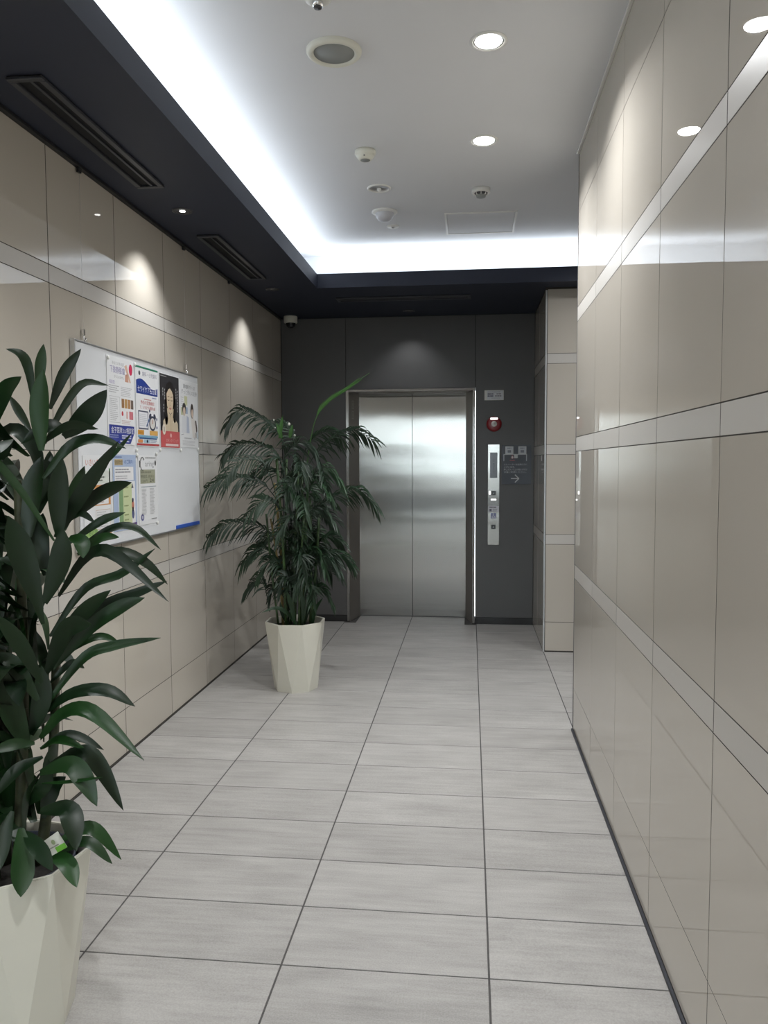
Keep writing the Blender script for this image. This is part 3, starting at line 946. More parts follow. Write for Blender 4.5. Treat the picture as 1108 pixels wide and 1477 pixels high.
q.ellipse(0.158, 0.152, 0.010, 0.012, RED); q.rect(0.200, 0.130, 0.220, 0.165, (0.68, 0.45, 0.42)); q.rect(0.235, 0.127, 0.280, 0.167, (0.55, 0.17, 0.20)); q.lines(0.148, 0.100, 0.270, 0.122, 3, (0.55, 0.42, 0.42), 0.4)
q.rect(0.010, 0.006, 0.290, 0.094, (0.030, 0.045, 0.25)); q.next()
q.text('金子医院', 0.030, 0.058, 0.032, W_, 0.120); q.text('立山', 0.155, 0.060, 0.022, W_, 0.036); q.text('相談室', 0.196, 0.058, 0.032, W_, 0.084)
q.lines(0.018, 0.030, 0.125, 0.050, 2, (0.30, 0.33, 0.52), 0.4); q.lines(0.145, 0.028, 0.255, 0.050, 2, (0.55, 0.56, 0.66), 0.55, 0.1); q.rect(0.125, 0.014, 0.225, 0.020, (0.55, 0.56, 0.66))
q.poly([(0.242, 0.006), (0.290, 0.006), (0.290, 0.060)], W_)
q.build('print', p)

# 2 blue wave poster with alarm clock
p, q = poster(3.872, 1.548, 0.290, 0.414, 'white poster with blue wave heading and clipboard beside alarm clock')
q.rect(0.0, 0.404, 0.290, 0.414, (0.03, 0.20, 0.12)); q.ellipse(0.050, 0.378, 0.012, 0.012, K_); q.text('歯科・小児歯科', 0.085, 0.368, 0.026, (0.25, 0.25, 0.33), 0.19)
wave = [(0.008, 0.270)] + [(0.008 + 0.274 * i / 20, 0.335 + 0.018 * math.sin(i / 20 * 2 * math.pi * 0.95 + 0.15)) for i in range(21)] + [(0.282, 0.268)]
wave = [(0.008, 0.272)] + [(0.008 + 0.274 * i / 24, 0.328 + 0.022 * math.sin(0.5 + i / 24 * 5.2)) for i in range(25)] + [(0.282, 0.272)]
q.poly(wave, (0.018, 0.045, 0.25)); q.next()
q.text('セワイケア名古屋', 0.022, 0.284, 0.036, W_, 0.245)
q.lines(0.205, 0.256, 0.270, 0.266, 1, (0.25, 0.30, 0.5), 0.5)
q.lines(0.100, 0.243, 0.195, 0.252, 1, (0.60, 0.30, 0.28), 0.5, 0.0); q.text('予約の定期検診', 0.055, 0.221, 0.022, (0.55, 0.13, 0.13), 0.18); q.text('で、いつまでも健康な歯', 0.045, 0.196, 0.020, (0.55, 0.13, 0.13), 0.20)
q.rect(0.025, 0.090, 0.150, 0.186, (0.10, 0.11, 0.16)); q.next(); q.rect(0.033, 0.097, 0.142, 0.179, (0.68, 0.69, 0.72)); q.next(); q.lines(0.042, 0.104, 0.132, 0.172, 7, (0.50, 0.52, 0.56), 0.25, 0.1)
q.ellipse(0.205, 0.125, 0.045, 0.040, (0.06, 0.07, 0.11)); q.ellipse(0.175, 0.163, 0.018, 0.012, (0.06, 0.07, 0.11), a=0.6); q.ellipse(0.235, 0.163, 0.018, 0.012, (0.06, 0.07, 0.11), a=-0.6); q.next()
q.ellipse(0.205, 0.125, 0.033, 0.029, (0.60, 0.58, 0.55)); q.line(0.125, 0.105, 0.165, 0.150, 0.012, (0.12, 0.18, 0.32)); q.next(); q.line(0.205, 0.122, 0.205, 0.146, 0.007, (0.45, 0.18, 0.10))
for xx, yy in ((0.262, 0.150), (0.262, 0.105), (0.168, 0.190)): q.ellipse(xx, yy, 0.008, 0.008, (0.12, 0.14, 0.25))
q.rect(0.015, 0.062, 0.090, 0.086, (0.60, 0.30, 0.05)); q.rect(0.165, 0.062, 0.272, 0.086, (0.62, 0.36, 0.10)); q.rect(0.015, 0.048, 0.272, 0.059, (0.18, 0.36, 0.50)); q.rect(0.030, 0.040, 0.260, 0.047, (0.05, 0.12, 0.28))
q.rect(0.015, 0.020, 0.072, 0.037, (0.60, 0.24, 0.08)); q.rect(0.090, 0.020, 0.160, 0.037, (0.35, 0.52, 0.62)); q.ellipse(0.130, 0.029, 0.010, 0.008, NAVY); q.lines(0.170, 0.020, 0.255, 0.037, 2, (0.35, 0.42, 0.52), 0.5)
q.rect(0.0, 0.006, 0.290, 0.016, (0.42, 0.06, 0.06)); q.next(); q.text('虫歯予防', 0.026, 0.067, 0.014, (0.35, 0.12, 0.02), 0.05)
q.build('print', p)

# 3 portrait poster with a red foot
p, q = poster(4.183, 1.546, 0.292, 0.414, 'dark portrait poster of a woman resting her chin on her hands, red foot')
q.rect(0.004, 0.004, 0.288, 0.410, (0.028, 0.027, 0.030)); q.next()
sk, hair = (0.56, 0.47, 0.34), (0.012, 0.010, 0.010)
q.poly([(0.040, 0.090), (0.045, 0.150), (0.075, 0.170), (0.110, 0.175), (0.185, 0.175), (0.225, 0.165), (0.262, 0.145), (0.268, 0.090)], sk)
q.ellipse(0.150, 0.292, 0.078, 0.085, hair); q.ellipse(0.092, 0.205, 0.030, 0.075, hair); q.ellipse(0.215, 0.215, 0.028, 0.070, hair); q.next()
q.poly([(0.098, 0.300), (0.104, 0.325), (0.125, 0.340), (0.150, 0.346), (0.178, 0.336), (0.196, 0.312), (0.199, 0.275), (0.192, 0.235), (0.176, 0.205), (0.150, 0.192), (0.124, 0.205), (0.104, 0.240)], (0.60, 0.49, 0.35)); q.next()
q.poly([(0.118, 0.346), (0.150, 0.352), (0.185, 0.338), (0.199, 0.300), (0.180, 0.322), (0.150, 0.338), (0.125, 0.330), (0.100, 0.305), (0.103, 0.330)], hair)
for sx in (-1, 1):
    xe = 0.150 + sx * 0.024
    q.line(xe - 0.014, 0.273 - 0.001, xe, 0.268, 0.004, (0.06, 0.04, 0.03)); q.line(xe, 0.268, xe + 0.014, 0.272, 0.004, (0.06, 0.04, 0.03))
    q.line(xe - 0.015, 0.288, xe + 0.013, 0.292, 0.004, (0.20, 0.14, 0.09))
q.line(0.150, 0.268, 0.146, 0.242, 0.004, (0.44, 0.34, 0.23)); q.line(0.141, 0.240, 0.158, 0.240, 0.004, (0.38, 0.27, 0.18))
q.ellipse(0.150, 0.224, 0.017, 0.006, (0.46, 0.18, 0.16))
q.poly([(0.128, 0.090), (0.120, 0.150), (0.108, 0.190), (0.100, 0.225), (0.112, 0.222), (0.130, 0.198), (0.148, 0.190), (0.150, 0.090)], (0.57, 0.47, 0.33))
q.poly([(0.152, 0.090), (0.152, 0.190), (0.170, 0.198), (0.188, 0.222), (0.200, 0.225), (0.192, 0.190), (0.180, 0.150), (0.174, 0.090)], (0.54, 0.44, 0.31)); q.next()
q.rect(0.150, 0.090, 0.1525, 0.188, (0.30, 0.22, 0.15))
for i, (xx, y0, y1) in enumerate(((0.040, 0.290, 0.345), (0.066, 0.270, 0.340), (0.236, 0.285, 0.352), (0.256, 0.210, 0.345), (0.050, 0.200, 0.262))):
    n_ = int((y1 - y0) / 0.016)
    for j in range(n_):
        q.rect(xx, y0 + j * 0.016, xx + 0.008, y0 + j * 0.016 + 0.011, (0.42, 0.42, 0.42))
q.rect(0.004, 0.004, 0.288, 0.096, (0.52, 0.10, 0.10)); q.next(); q.ellipse(0.052, 0.104, 0.024, 0.030, (0.66, 0.60, 0.50)); q.next()
q.rect(0.046, 0.090, 0.058, 0.118, (0.30, 0.28, 0.26)); q.text('スキンクリニック', 0.075, 0.034, 0.024, (0.70, 0.42, 0.40), 0.185); q.rect(0.070, 0.012, 0.262, 0.025, (0.70, 0.56, 0.54)); q.ellipse(0.150, 0.072, 0.014, 0.012, (0.66, 0.36, 0.34))
q.lines(0.015, 0.394, 0.100, 0.402, 1, (0.35, 0.35, 0.35), 0.5, 0.0)
q.build('print', p)

# 4 pale poster with two figures
p, q = poster(4.487, 1.556, 0.302, 0.398, 'pale poster with two dark-haired figures, rightmost in upper row')
q.text('皆様の健康をサポートします', 0.055, 0.352, 0.028, (0.16, 0.16, 0.18), 0.205); q.text('ずっと安心の医療', 0.022, 0.318, 0.030, (0.30, 0.31, 0.33), 0.265)
q.rect(0.070, 0.250, 0.120, 0.305, (0.56, 0.57, 0.36)); q.lines(0.015, 0.240, 0.060, 0.300, 5, (0.5, 0.5, 0.52), 0.35); q.rect(0.060, 0.200, 0.125, 0.240, (0.34, 0.42, 0.55)); q.rect(0.012, 0.190, 0.055, 0.235, (0.50, 0.52, 0.34)); q.next()
q.poly([(0.020, 0.085), (0.030, 0.175), (0.055, 0.195), (0.080, 0.190), (0.095, 0.160), (0.100, 0.085)], (0.64, 0.65, 0.68)); q.poly([(0.100, 0.085), (0.105, 0.190), (0.140, 0.180), (0.150, 0.085)], (0.42, 0.46, 0.56))
q.ellipse(0.066, 0.228, 0.032, 0.036, (0.05, 0.045, 0.045)); q.next(); q.ellipse(0.066, 0.212, 0.020, 0.026, (0.60, 0.48, 0.38))
q.poly([(0.205, 0.060), (0.190, 0.120), (0.175, 0.180), (0.215, 0.190), (0.255, 0.160), (0.270, 0.060)], (0.66, 0.63, 0.60))
q.ellipse(0.198, 0.222, 0.026, 0.045, (0.055, 0.045, 0.04)); q.poly([(0.245, 0.170), (0.270, 0.165), (0.285, 0.120), (0.282, 0.060), (0.270, 0.060), (0.262, 0.120)], (0.07, 0.05, 0.045)); q.next(); q.ellipse(0.200, 0.208, 0.016, 0.026, (0.62, 0.50, 0.41))
q.poly([(0.268, 0.095), (0.295, 0.110), (0.297, 0.055), (0.275, 0.055)], (0.50, 0.56, 0.62)); q.line(0.010, 0.072, 0.050, 0.078, 0.003, (0.25, 0.25, 0.28)); q.line(0.235, 0.050, 0.255, 0.090, 0.008, (0.12, 0.13, 0.15))
q.lines(0.060, 0.048, 0.200, 0.062, 1, (0.40, 0.40, 0.42), 0.4); q.lines(0.030, 0.010, 0.250, 0.042, 4, (0.48, 0.48, 0.50), 0.3)
q.build('print', p)

# lower row
p, q = poster(3.300, 1.118, 0.262, 0.380, 'orange and green leaflet half hidden by dracaena leaves, leftmost in lower row')
q.text('いきいき体操', 0.020, 0.335, 0.034, (0.55, 0.13, 0.08), 0.20); q.rect(0.0, 0.250, 0.262, 0.310, (0.58, 0.62, 0.56)); q.lines(0.015, 0.258, 0.240, 0.302, 3, (0.3, 0.32, 0.3), 0.4)
q.rect(0.0, 0.150, 0.262, 0.245, (0.56, 0.27, 0.10)); q.rect(0.250, 0.250, 0.262, 0.320, (0.12, 0.30, 0.12)); q.next(); q.rect(0.040, 0.195, 0.180, 0.228, W_); q.rect(0.190, 0.195, 0.250, 0.228, (0.20, 0.14, 0.11)); q.rect(0.040, 0.155, 0.240, 0.185, W_); q.next()
q.lines(0.050, 0.200, 0.170, 0.224, 2, (0.35, 0.25, 0.2), 0.35); q.lines(0.050, 0.160, 0.225, 0.180, 2, (0.35, 0.25, 0.2), 0.35)
q.frame(0.110, 0.040, 0.255, 0.130, 0.002, (0.5, 0.35, 0.25)); q.lines(0.120, 0.046, 0.240, 0.124, 7, (0.45, 0.45, 0.46), 0.35); q.ellipse(0.070, 0.030, 0.060, 0.022, (0.30, 0.45, 0.16)); q.next(); q.text('みどり', 0.035, 0.020, 0.030, (0.06, 0.16, 0.05), 0.08); q.rect(0.180, 0.0, 0.262, 0.030, (0.58, 0.30, 0.16))
q.build('print', p)

p, q = poster(3.592, 1.132, 0.262, 0.372, 'light blue leaflet with a yellow-green panel in the lower row', (0.36, 0.44, 0.60))
q.rect(0.018, 0.320, 0.110, 0.350, (0.50, 0.40, 0.24)); q.text('健康教室', 0.022, 0.325, 0.024, (0.35, 0.20, 0.06), 0.085); q.text('のご案内', 0.125, 0.328, 0.022, (0.08, 0.14, 0.36), 0.095); q.lines(0.016, 0.356, 0.100, 0.364, 1, (0.1, 0.14, 0.3), 0.6, 0.0)
q.rect(0.018, 0.245, 0.230, 0.312, W_); q.rect(0.055, 0.030, 0.245, 0.240, W_); q.next(); q.lines(0.026, 0.280, 0.222, 0.306, 2, (0.25, 0.25, 0.28), 0.45); q.lines(0.026, 0.250, 0.200, 0.272, 2, (0.35, 0.35, 0.38), 0.4)
q.rect(0.060, 0.030, 0.105, 0.228, (0.20, 0.32, 0.16)); q.rect(0.105, 0.030, 0.205, 0.228, (0.52, 0.58, 0.34)); q.next()
for zz in (0.205, 0.160, 0.115, 0.070, 0.045): q.lines(0.115, zz, 0.165, zz + 0.010, 1, (0.25, 0.30, 0.14), 0.7, 0.0)
q.poly([(0.200, 0.205), (0.225, 0.205), (0.213, 0.232)], K_); q.ellipse(0.215, 0.120, 0.014, 0.024, (0.52, 0.20, 0.15)); q.ellipse(0.215, 0.144, 0.010, 0.012, (0.08, 0.07, 0.14)); q.ellipse(0.215, 0.075, 0.015, 0.024, (0.10, 0.11, 0.22)); q.ellipse(0.215, 0.100, 0.009, 0.011, (0.08, 0.08, 0.16))
q.rect(0.125, 0.004, 0.258, 0.030, (0.085, 0.035, 0.17)); q.next(); q.lines(0.135, 0.010, 0.245, 0.024, 1, (0.55, 0.5, 0.65), 0.6, 0.0)
q.build('print', p)

p, q = poster(3.882, 1.140, 0.246, 0.362, 'white leaflet with script heading and olive box, rightmost in lower row')
sc_ = (0.05, 0.05, 0.05)
for i in range(9):
    a0, a1 = 0.6 + i * 0.5, 0.6 + (i + 1) * 0.5
    q.line(0.052 + 0.026 * math.cos(a0), 0.318 + 0.034 * math.sin(a0), 0.052 + 0.026 * math.cos(a1), 0.318 + 0.034 * math.sin(a1), 0.009 - 0.004 * abs(math.sin(i)), sc_)
q.line(0.018, 0.300, 0.018, 0.335, 0.010, sc_); q.text('aring', 0.085, 0.305, 0.042, GREY, 0.115); q.lines(0.090, 0.345, 0.225, 0.354, 1, (0.2, 0.2, 0.2), 0.6, 0.0); q.ellipse(0.220, 0.322, 0.010, 0.014, sc_)
q.rect(0.022, 0.215, 0.215, 0.288, (0.33, 0.34, 0.25)); q.next(); q.lines(0.030, 0.265, 0.200, 0.284, 1, (0.22, 0.22, 0.16), 0.5); q.text('特別記念', 0.030, 0.245, 0.020, (0.10, 0.10, 0.08), 0.08); q.text('講演会', 0.120, 0.245, 0.018, (0.2, 0.2, 0.14), 0.08); q.text('1200円', 0.030, 0.222, 0.018, (0.14, 0.14, 0.10), 0.08); q.text('24', 0.140, 0.222, 0.026, (0.05, 0.05, 0.04), 0.055)
q.rect(0.030, 0.196, 0.225, 0.200, (0.28, 0.33, 0.36)); q.lines(0.035, 0.050, 0.100, 0.190, 20, (0.45, 0.45, 0.46), 0.4); q.lines(0.140, 0.050, 0.205, 0.190, 20, (0.40, 0.40, 0.41), 0.4)
q.ellipse(0.040, 0.040, 0.020, 0.018, (0.12, 0.12, 0.28)); q.next(); q.ellipse(0.040, 0.040, 0.009, 0.009, (0.55, 0.55, 0.62)); q.lines(0.155, 0.020, 0.225, 0.030, 1, (0.25, 0.25, 0.26), 0.5, 0.0)
q.build('print', p)

mag = None
for y, z, where in ((3.862, 1.528, 'at the foot between the blue-block poster and blue-wave poster'), (4.172, 1.534, 'at the foot between the blue-wave poster and dark portrait poster'),
                    (4.480, 1.538, 'at the foot between dark portrait poster and pale two-figure poster'), (4.775, 1.548, 'at the lower far corner of the pale two-figure poster'),
                    (3.865, 1.502, 'at the top between light blue leaflet and script-headed leaflet'), (4.115, 1.512, 'at the upper far corner of the script-headed leaflet'),
                    (3.862, 1.126, 'at the foot between light blue leaflet and script-headed leaflet'), (4.112, 1.138, 'at the lower far corner of the script-headed leaflet'),
                    (3.565, 1.958, 'at the upper near corner of the blue-block poster'), (3.862, 1.962, 'at the top between the blue-block poster and blue-wave poster')):
    if mag is None:
        mag = MB().lathe([(0, 0), (0.009, 0), (0.010, 0.003), (0.007, 0.006), (0, 0.006)], 16, (0, 0, 0), 'x').build('magnet', M['plastic'])
        o = mag
    else:
        o = mag.copy(); C.objects.link(o)
    set_props(o, 'white magnet ' + where, 'magnet', 'magnets on the whiteboard')
    o.location = (PS + 0.0033, y, z)


# ------------------------------------------------------------------ plants
def catmull(pts, n):
    P = [pts[0] * 2 - pts[1]] + list(pts) + [pts[-1] * 2 - pts[-2]]
    out, seg = [], len(pts) - 1
    for i in range(n + 1):
        t = i / n * seg
        k = min(int(t), seg - 1)
        f = t - k
        a, b, c, d = P[k], P[k + 1], P[k + 2], P[k + 3]
        out.append(0.5 * ((2 * b) + (c - a) * f + (2 * a - 5 * b + 4 * c - d) * f * f + (3 * b - a - 3 * c + d) * f ** 3))
    return out


def ribbon(mb, pts, width, face, n=10, fold=0.22, base=0.35, peak=0.55, wave=0.0):
    """a folded strap leaf along pts; face is the way its flat side looks"""
    path = catmull(pts, n)
    rows = []
    for i, p in enumerate(path):
        t = (path[min(i + 1, n)] - path[max(i - 1, 0)]).normalized()
        s = t.cross(face)
        if s.length < 0.05: s = t.orthogonal()
        s.normalize()
        nn = s.cross(t)
        f = i / n
        if f < peak: w = base + (1 - base) * math.sin(f / peak * math.pi / 2)
        else: w = math.cos((f - peak) / (1 - peak) * math.pi / 2) ** 0.8
        w = max(w, 0.02) * width / 2
        wv = wave * width * math.sin(f * 9)
        rows.append([mb.bm.verts.new(p - s * w + nn * (fold * w + wv)), mb.bm.verts.new(p), mb.bm.verts.new(p + s * w + nn * (fold * w - wv))])
    for a, b in zip(rows, rows[1:]):
        for k in range(2):
            fc = mb.bm.faces.new([a[k], a[k + 1], b[k + 1], b[k]])
            fc.smooth = True


def planter(parent, rot, R=0.198, Rb=0.142, H=0.445):
    mb = MB()
    n = 8
    def ring(r, z, off): return [mb.bm.verts.new((r * math.cos(rot + off + 2 * math.pi * i / n), r * math.sin(rot + off + 2 * math.pi * i / n), z)) for i in range(n)]
    h = math.pi / n
    bot, top, inn, low = ring(Rb, 0.0, h), ring(R, H, 0), ring(R - 0.013, H, 0), ring(R - 0.024, H - 0.07, 0)
    for i in range(n):
        j = (i + 1) % n
        mb.bm.faces.new([top[i], bot[i], top[j]]); mb.bm.faces.new([bot[i], bot[j], top[j]])
        mb.bm.faces.new([top[i], top[j], inn[j], inn[i]]); mb.bm.faces.new([inn[i], inn[j], low[j], low[i]])
    mb.bm.faces.new(bot); mb.bm.faces.new(low)
    bmesh.ops.recalc_face_normals(mb.bm, faces=mb.bm.faces[:])
    bmesh.ops.bevel(mb.bm, geom=[e for e in mb.bm.edges if e.verts[0].co.z > H - 0.001 and e.verts[1].co.z > H - 0.001], offset=0.002, segments=2, affect='EDGES')
    return mb.build('planter', M['planter'], parent)


# --- near dracaena
DX, DY = -1.19, 1.885
dr = empty('potted_dracaena', (DX, DY, 0), 'tall dark green dracaena with strap leaves in faceted ivory planter, near left', 'potted plant', 'potted plants in faceted ivory planters')
planter(dr, math.radians(-31))
MB().lathe([(0, 0.395), (0.10, 0.400), (0.165, 0.392)], 24).build('soil', M['soil'], dr)
MB().lathe([(0.148, 0.375), (0.156, 0.428), (0.151, 0.428), (0.143, 0.385)], 24).build('inner_pot', M['innerpot'], dr)
D0 = Vector((DX, DY, 0))
canes = [((0.02, -0.01), (0.06, -0.02, 1.42)), ((-0.04, 0.03), (-0.05, 0.03, 1.30)), ((-0.02, -0.05), (-0.10, -0.06, 1.12)), ((0.05, 0.04), (0.10, 0.07, 1.02))]
for (bx, by), tp in canes:
    a, b = Vector((bx, by, 0.385)), Vector(tp)
    mid = a.lerp(b, 0.5) + Vector((0.015, 0.0, 0))
    MB().tube(catmull([a, mid, b], 10), [0.016 - 0.0006 * i for i in range(11)], 10).build('stem', M['stem'], dr)

# leaves seen in the photograph: sight-line points, width in pixels, depth of base and tip beside the stem
LV = [
    ([(60, 650), (58, 590), (62, 532)], 30, -.06, -.08), ([(55, 570), (58, 530), (63, 496)], 17, .02, .03), ([(50, 590), (42, 535), (30, 512), (8, 503)], 16, 0, -.05),
    ([(72, 590), (92, 540), (117, 503)], 18, 0, .03), ([(-12, 620), (5, 568), (31, 543)], 26, -.02, -.06), ([(45, 622), (30, 597), (13, 570)], 14, 0, .06),
    ([(65, 640), (90, 590), (120, 553), (157, 556)], 13, 0, .08), ([(92, 630), (125, 600), (154, 562)], 34, -.02, -.04), ([(60, 640), (100, 614), (142, 619)], 14, -.03, -.08),
    ([(62, 690), (100, 645), (140, 634), (182, 647)], 20, -.02, .02), ([(80, 775), (118, 712), (171, 636)], 23, -.05, -.12), ([(130, 690), (165, 655), (190, 625)], 9, .03, .08),
    ([(86, 780), (84, 715), (90, 660)], 29, -.10, -.13), ([(92, 765), (106, 715), (122, 672)], 23, .0, .04), ([(100, 750), (143, 718), (190, 696)], 34, -.04, -.08),
    ([(42, 775), (46, 715), (60, 658)], 36, -.02, 0), ([(78, 780), (35, 715), (0, 672), (-20, 650)], 12, -.12, -.2), ([(58, 880), (32, 800), (12, 744)], 38, -.10, -.16),
    ([(65, 870), (88, 810), (91, 762)], 33, -.10, -.12), ([(92, 750), (116, 741), (137, 754)], 12, -.06, -.08), ([(98, 785), (145, 752), (181, 739)], 14, .02, .06),
    ([(120, 785), (160, 763), (195, 762), (232, 793)], 15, 0, .05), ([(112, 800), (145, 778), (172, 775)], 18, -.02, -.04), ([(100, 775), (117, 782), (120, 805)], 24, -.08, -.10),
    ([(85, 860), (125, 805), (165, 800), (243, 868)], 22, -.04, -.10), ([(115, 805), (170, 795), (210, 812), (242, 843)], 17, .02, .08), ([(72, 918), (122, 850), (175, 828), (224, 791)], 17, .0, .06),
    ([(80, 935), (118, 888), (160, 851)], 27, -.03, -.05), ([(78, 950), (140, 880), (200, 855), (241, 838)], 18, .02, .08), ([(76, 965), (130, 905), (175, 875), (209, 862)], 24, -.02, 0),
    ([(68, 970), (98, 910), (132, 900)], 34, -.06, -.1), ([(85, 950), (125, 925), (150, 919), (174, 929)], 15, .02, .05), ([(64, 1020), (120, 950), (165, 932), (232, 920)], 19, -.02, .04),
    ([(72, 985), (103, 957), (122, 964)], 13, .0, .04), ([(62, 1030), (105, 1001), (155, 997), (195, 1019)], 24, -.01, .03), ([(58, 1065), (92, 1030), (135, 1030), (208, 1097)], 27, -.06, -.14),
    ([(58, 1080), (92, 1060), (120, 1065), (150, 1082)], 15, .0, .03), ([(60, 1080), (85, 1068), (122, 1079)], 16, -.04, -.06), ([(70, 1105), (118, 1085), (145, 1108), (178, 1169)], 28, -.02, .0),
    ([(58, 1115), (100, 1103), (122, 1125), (140, 1163)], 32, -.05, -.08), ([(60, 1130), (100, 1128), (148, 1121)], 7, -.05, -.1), ([(58, 1170), (95, 1168), (105, 1190), (110, 1228)], 34, -.10, -.16),
    ([(85, 1215), (115, 1197), (140, 1200), (175, 1240)], 24, -.02, .02), ([(85, 1230), (125, 1215), (162, 1246)], 20, -.03, -.02), ([(35, 1200), (55, 1225), (76, 1256)], 25, -.13, -.20),
    ([(70, 1232), (95, 1246), (111, 1280)], 28, -.10, -.15), ([(30, 1195), (32, 1250), (30, 1294)], 34, -.14, -.20), ([(18, 1170), (5, 1210), (0, 1255)], 24, -.12, -.18),
    ([(50, 1072), (20, 1074), (-15, 1085)], 18, -.08, -.15), ([(62, 1092), (25, 1112), (-8, 1150)], 22, -.08, -.16), ([(40, 1080), (14, 1020), (-4, 955)], 38, -.06, -.10),
    ([(60, 985), (28, 930), (-8, 885)], 24, -.12, -.2), ([(55, 1010), (20, 960), (-15, 945)], 26, -.04, -.08), ([(62, 900), (48, 850), (30, 815), (-5, 805)], 22, -.06, -.12),
    ([(50, 830), (20, 770), (-10, 740)], 30, .02, .04), ([(40, 740), (15, 690), (-15, 640)], 32, .02, 0), ([(60, 700), (50, 650), (20, 620), (-10, 640)], 26, .04, .06),
    ([(66, 830), (58, 780), (62, 740)], 30, .04, .06), ([(56, 740), (70, 690), (72, 650)], 26, .04, .08), ([(50, 1150), (25, 1120), (0, 1115)], 26, .02, .04), ([(62, 1180), (75, 1140), (95, 1120)], 28, .0, .02),
    ([(40, 1160), (62, 1135), (70, 1095)], 24, -.02, -.04), ([(95, 620), (70, 615), (30, 640)], 22, -.02, -.06), ([(50, 960), (35, 900), (40, 850)], 34, .0, .02), ([(45, 1060), (60, 1010), (60, 960)], 30, -.02, -.03),
]
rnd = random.Random(21)
for pts, wpx, d0, d1 in LV:
    m = len(pts) - 1
    P = [at(u, v, DY + d0 + (d1 - d0) * i / m) - D0 for i, (u, v) in enumerate(pts)]
    view = (EYE - (P[1] + D0)).normalized()
    face = (view * 0.85 + Vector((rnd.uniform(-.35, .35), 0, rnd.uniform(0.1, 0.7)))).normalized()
    mb = MB()
    ribbon(mb, P, wpx * 0.00176 * 0.90, face, 14, 0.32, 0.26, 0.55, 0.015)
    mb.build('leaf', M['dracaena'], dr, recalc=False)
# leaves on the sides turned away
for i in range(110):
    z = rnd.uniform(0.50, 1.50)
    a = rnd.uniform(0.55, 1.75) * math.pi if rnd.random() < 0.75 else rnd.uniform(0, 2 * math.pi)
    out = Vector((math.cos(a), math.sin(a), 0))
    L = rnd.uniform(0.20, 0.36) * (0.45 if out.x > 0.2 else 1.0)
    if out.x < -0.5: L = min(L, 0.34)
    b = Vector((rnd.uniform(-.07, .07), rnd.uniform(-.06, .06), z))
    lift = rnd.uniform(0.1, 0.9)
    if z > 1.3: lift = max(lift, 0.55)
    mid = b + out * L * 0.5 + Vector((0, 0, L * 0.5 * lift))
    tip = b + out * L + Vector((0, 0, L * (lift - 0.45)))
    mb = MB()
    ribbon(mb, [b, mid, tip], rnd.uniform(0.045, 0.066), (Vector((0, 0, 1)) - out * 0.25).normalized(), 9, 0.22, 0.32, 0.55, 0.01)
    mb.build('leaf', M['dracaena'], dr, recalc=False)

for i in range(34):
    z = rnd.uniform(0.42, 1.05)
    a = rnd.uniform(0, 2 * math.pi)
    out = Vector((math.cos(a), math.sin(a), 0))
    L = rnd.uniform(0.13, 0.22)
    k = rnd.uniform(0.15, 0.45)
    b = Vector((rnd.uniform(-.06, .09), rnd.uniform(-.06, .06), z))
    mb = MB()
    ribbon(mb, [b, b + out * L * 0.3 * k + Vector((0, 0, L * 0.55)), b + out * L * k + Vector((0, 0, L * 0.95))], rnd.uniform(0.035, 0.05), -out + Vector((0, 0, 0.3)), 9, 0.3, 0.3, 0.55, 0.01)
    mb.build('leaf', M['dracaena'], dr, recalc=False)

tg = [at(58, 1217, DY - 0.13) - D0, at(83, 1199, DY - 0.13) - D0, at(97, 1222, DY - 0.13) - D0, at(72, 1236, DY - 0.13) - D0]
mb = MB()
nrm = (tg[1] - tg[0]).cross(tg[3] - tg[0]).normalized()
if nrm.dot(EYE - D0) < 0: nrm = -nrm
mb.poly(tg); mb.poly([v - nrm * 0.0012 for v in tg][::-1])
tag_o = mb.build('plant_tag', M['tagmat'], dr, recalc=False)
r_, u_ = (tg[2] - tg[3]), (tg[0] - tg[3])
wl, hl = r_.length, u_.length
ps = Print(tg[3] + D0, r_.normalized(), (u_ - r_.normalized() * u_.dot(r_.normalized())).normalized())
if ps.n.dot(EYE - D0) < 0: ps.n = -ps.n
ps.rect(wl * 0.45, 0.0, wl, hl * 0.34, (0.16, 0.48, 0.05)); ps.ellipse(wl * 0.52, hl * 0.68, wl * 0.10, hl * 0.16, (0.28, 0.36, 0.20)); ps.lines(wl * 0.18, hl * 0.36, wl * 0.75, hl * 0.48, 1, (0.25, 0.26, 0.24), 0.6, 0.1)
ps.build('tag_print', tag_o)

# --- far palm
QX, QY = -1.125, 4.955
pl = empty('potted_palm', (QX, QY, 0), 'feathery bamboo palm in faceted ivory planter before the elevator wall', 'potted plant', 'potted plants in faceted ivory planters')
planter(pl, math.radians(-20))
MB().lathe([(0, 0.405), (0.10, 0.408), (0.175, 0.400)], 24).build('soil', M['soil'], pl)
Q0 = Vector((QX, QY, 0))
rnd = random.Random(5)
tops = []
for i in range(15):
    a = i * 2.4
    rr = 0.03 + 0.09 * math.sqrt(i / 15)
    b = Vector((rr * math.cos(a), rr * math.sin(a), 0.395))
    t = Vector((b.x * 1.25 + rnd.uniform(-.05, .05), b.y * 1.2 + rnd.uniform(-.04, .04), rnd.uniform(0.95, 1.5)))
    dry = i in (4, 9)
    MB().tube(catmull([b, b.lerp(t, 0.5) + Vector((rnd.uniform(-.015, .015), 0, 0)), t], 6), 0.0085 if i % 2 else 0.007, 7).build('cane', M['canedry'] if dry else M['cane'], pl)
    tops.append(t)


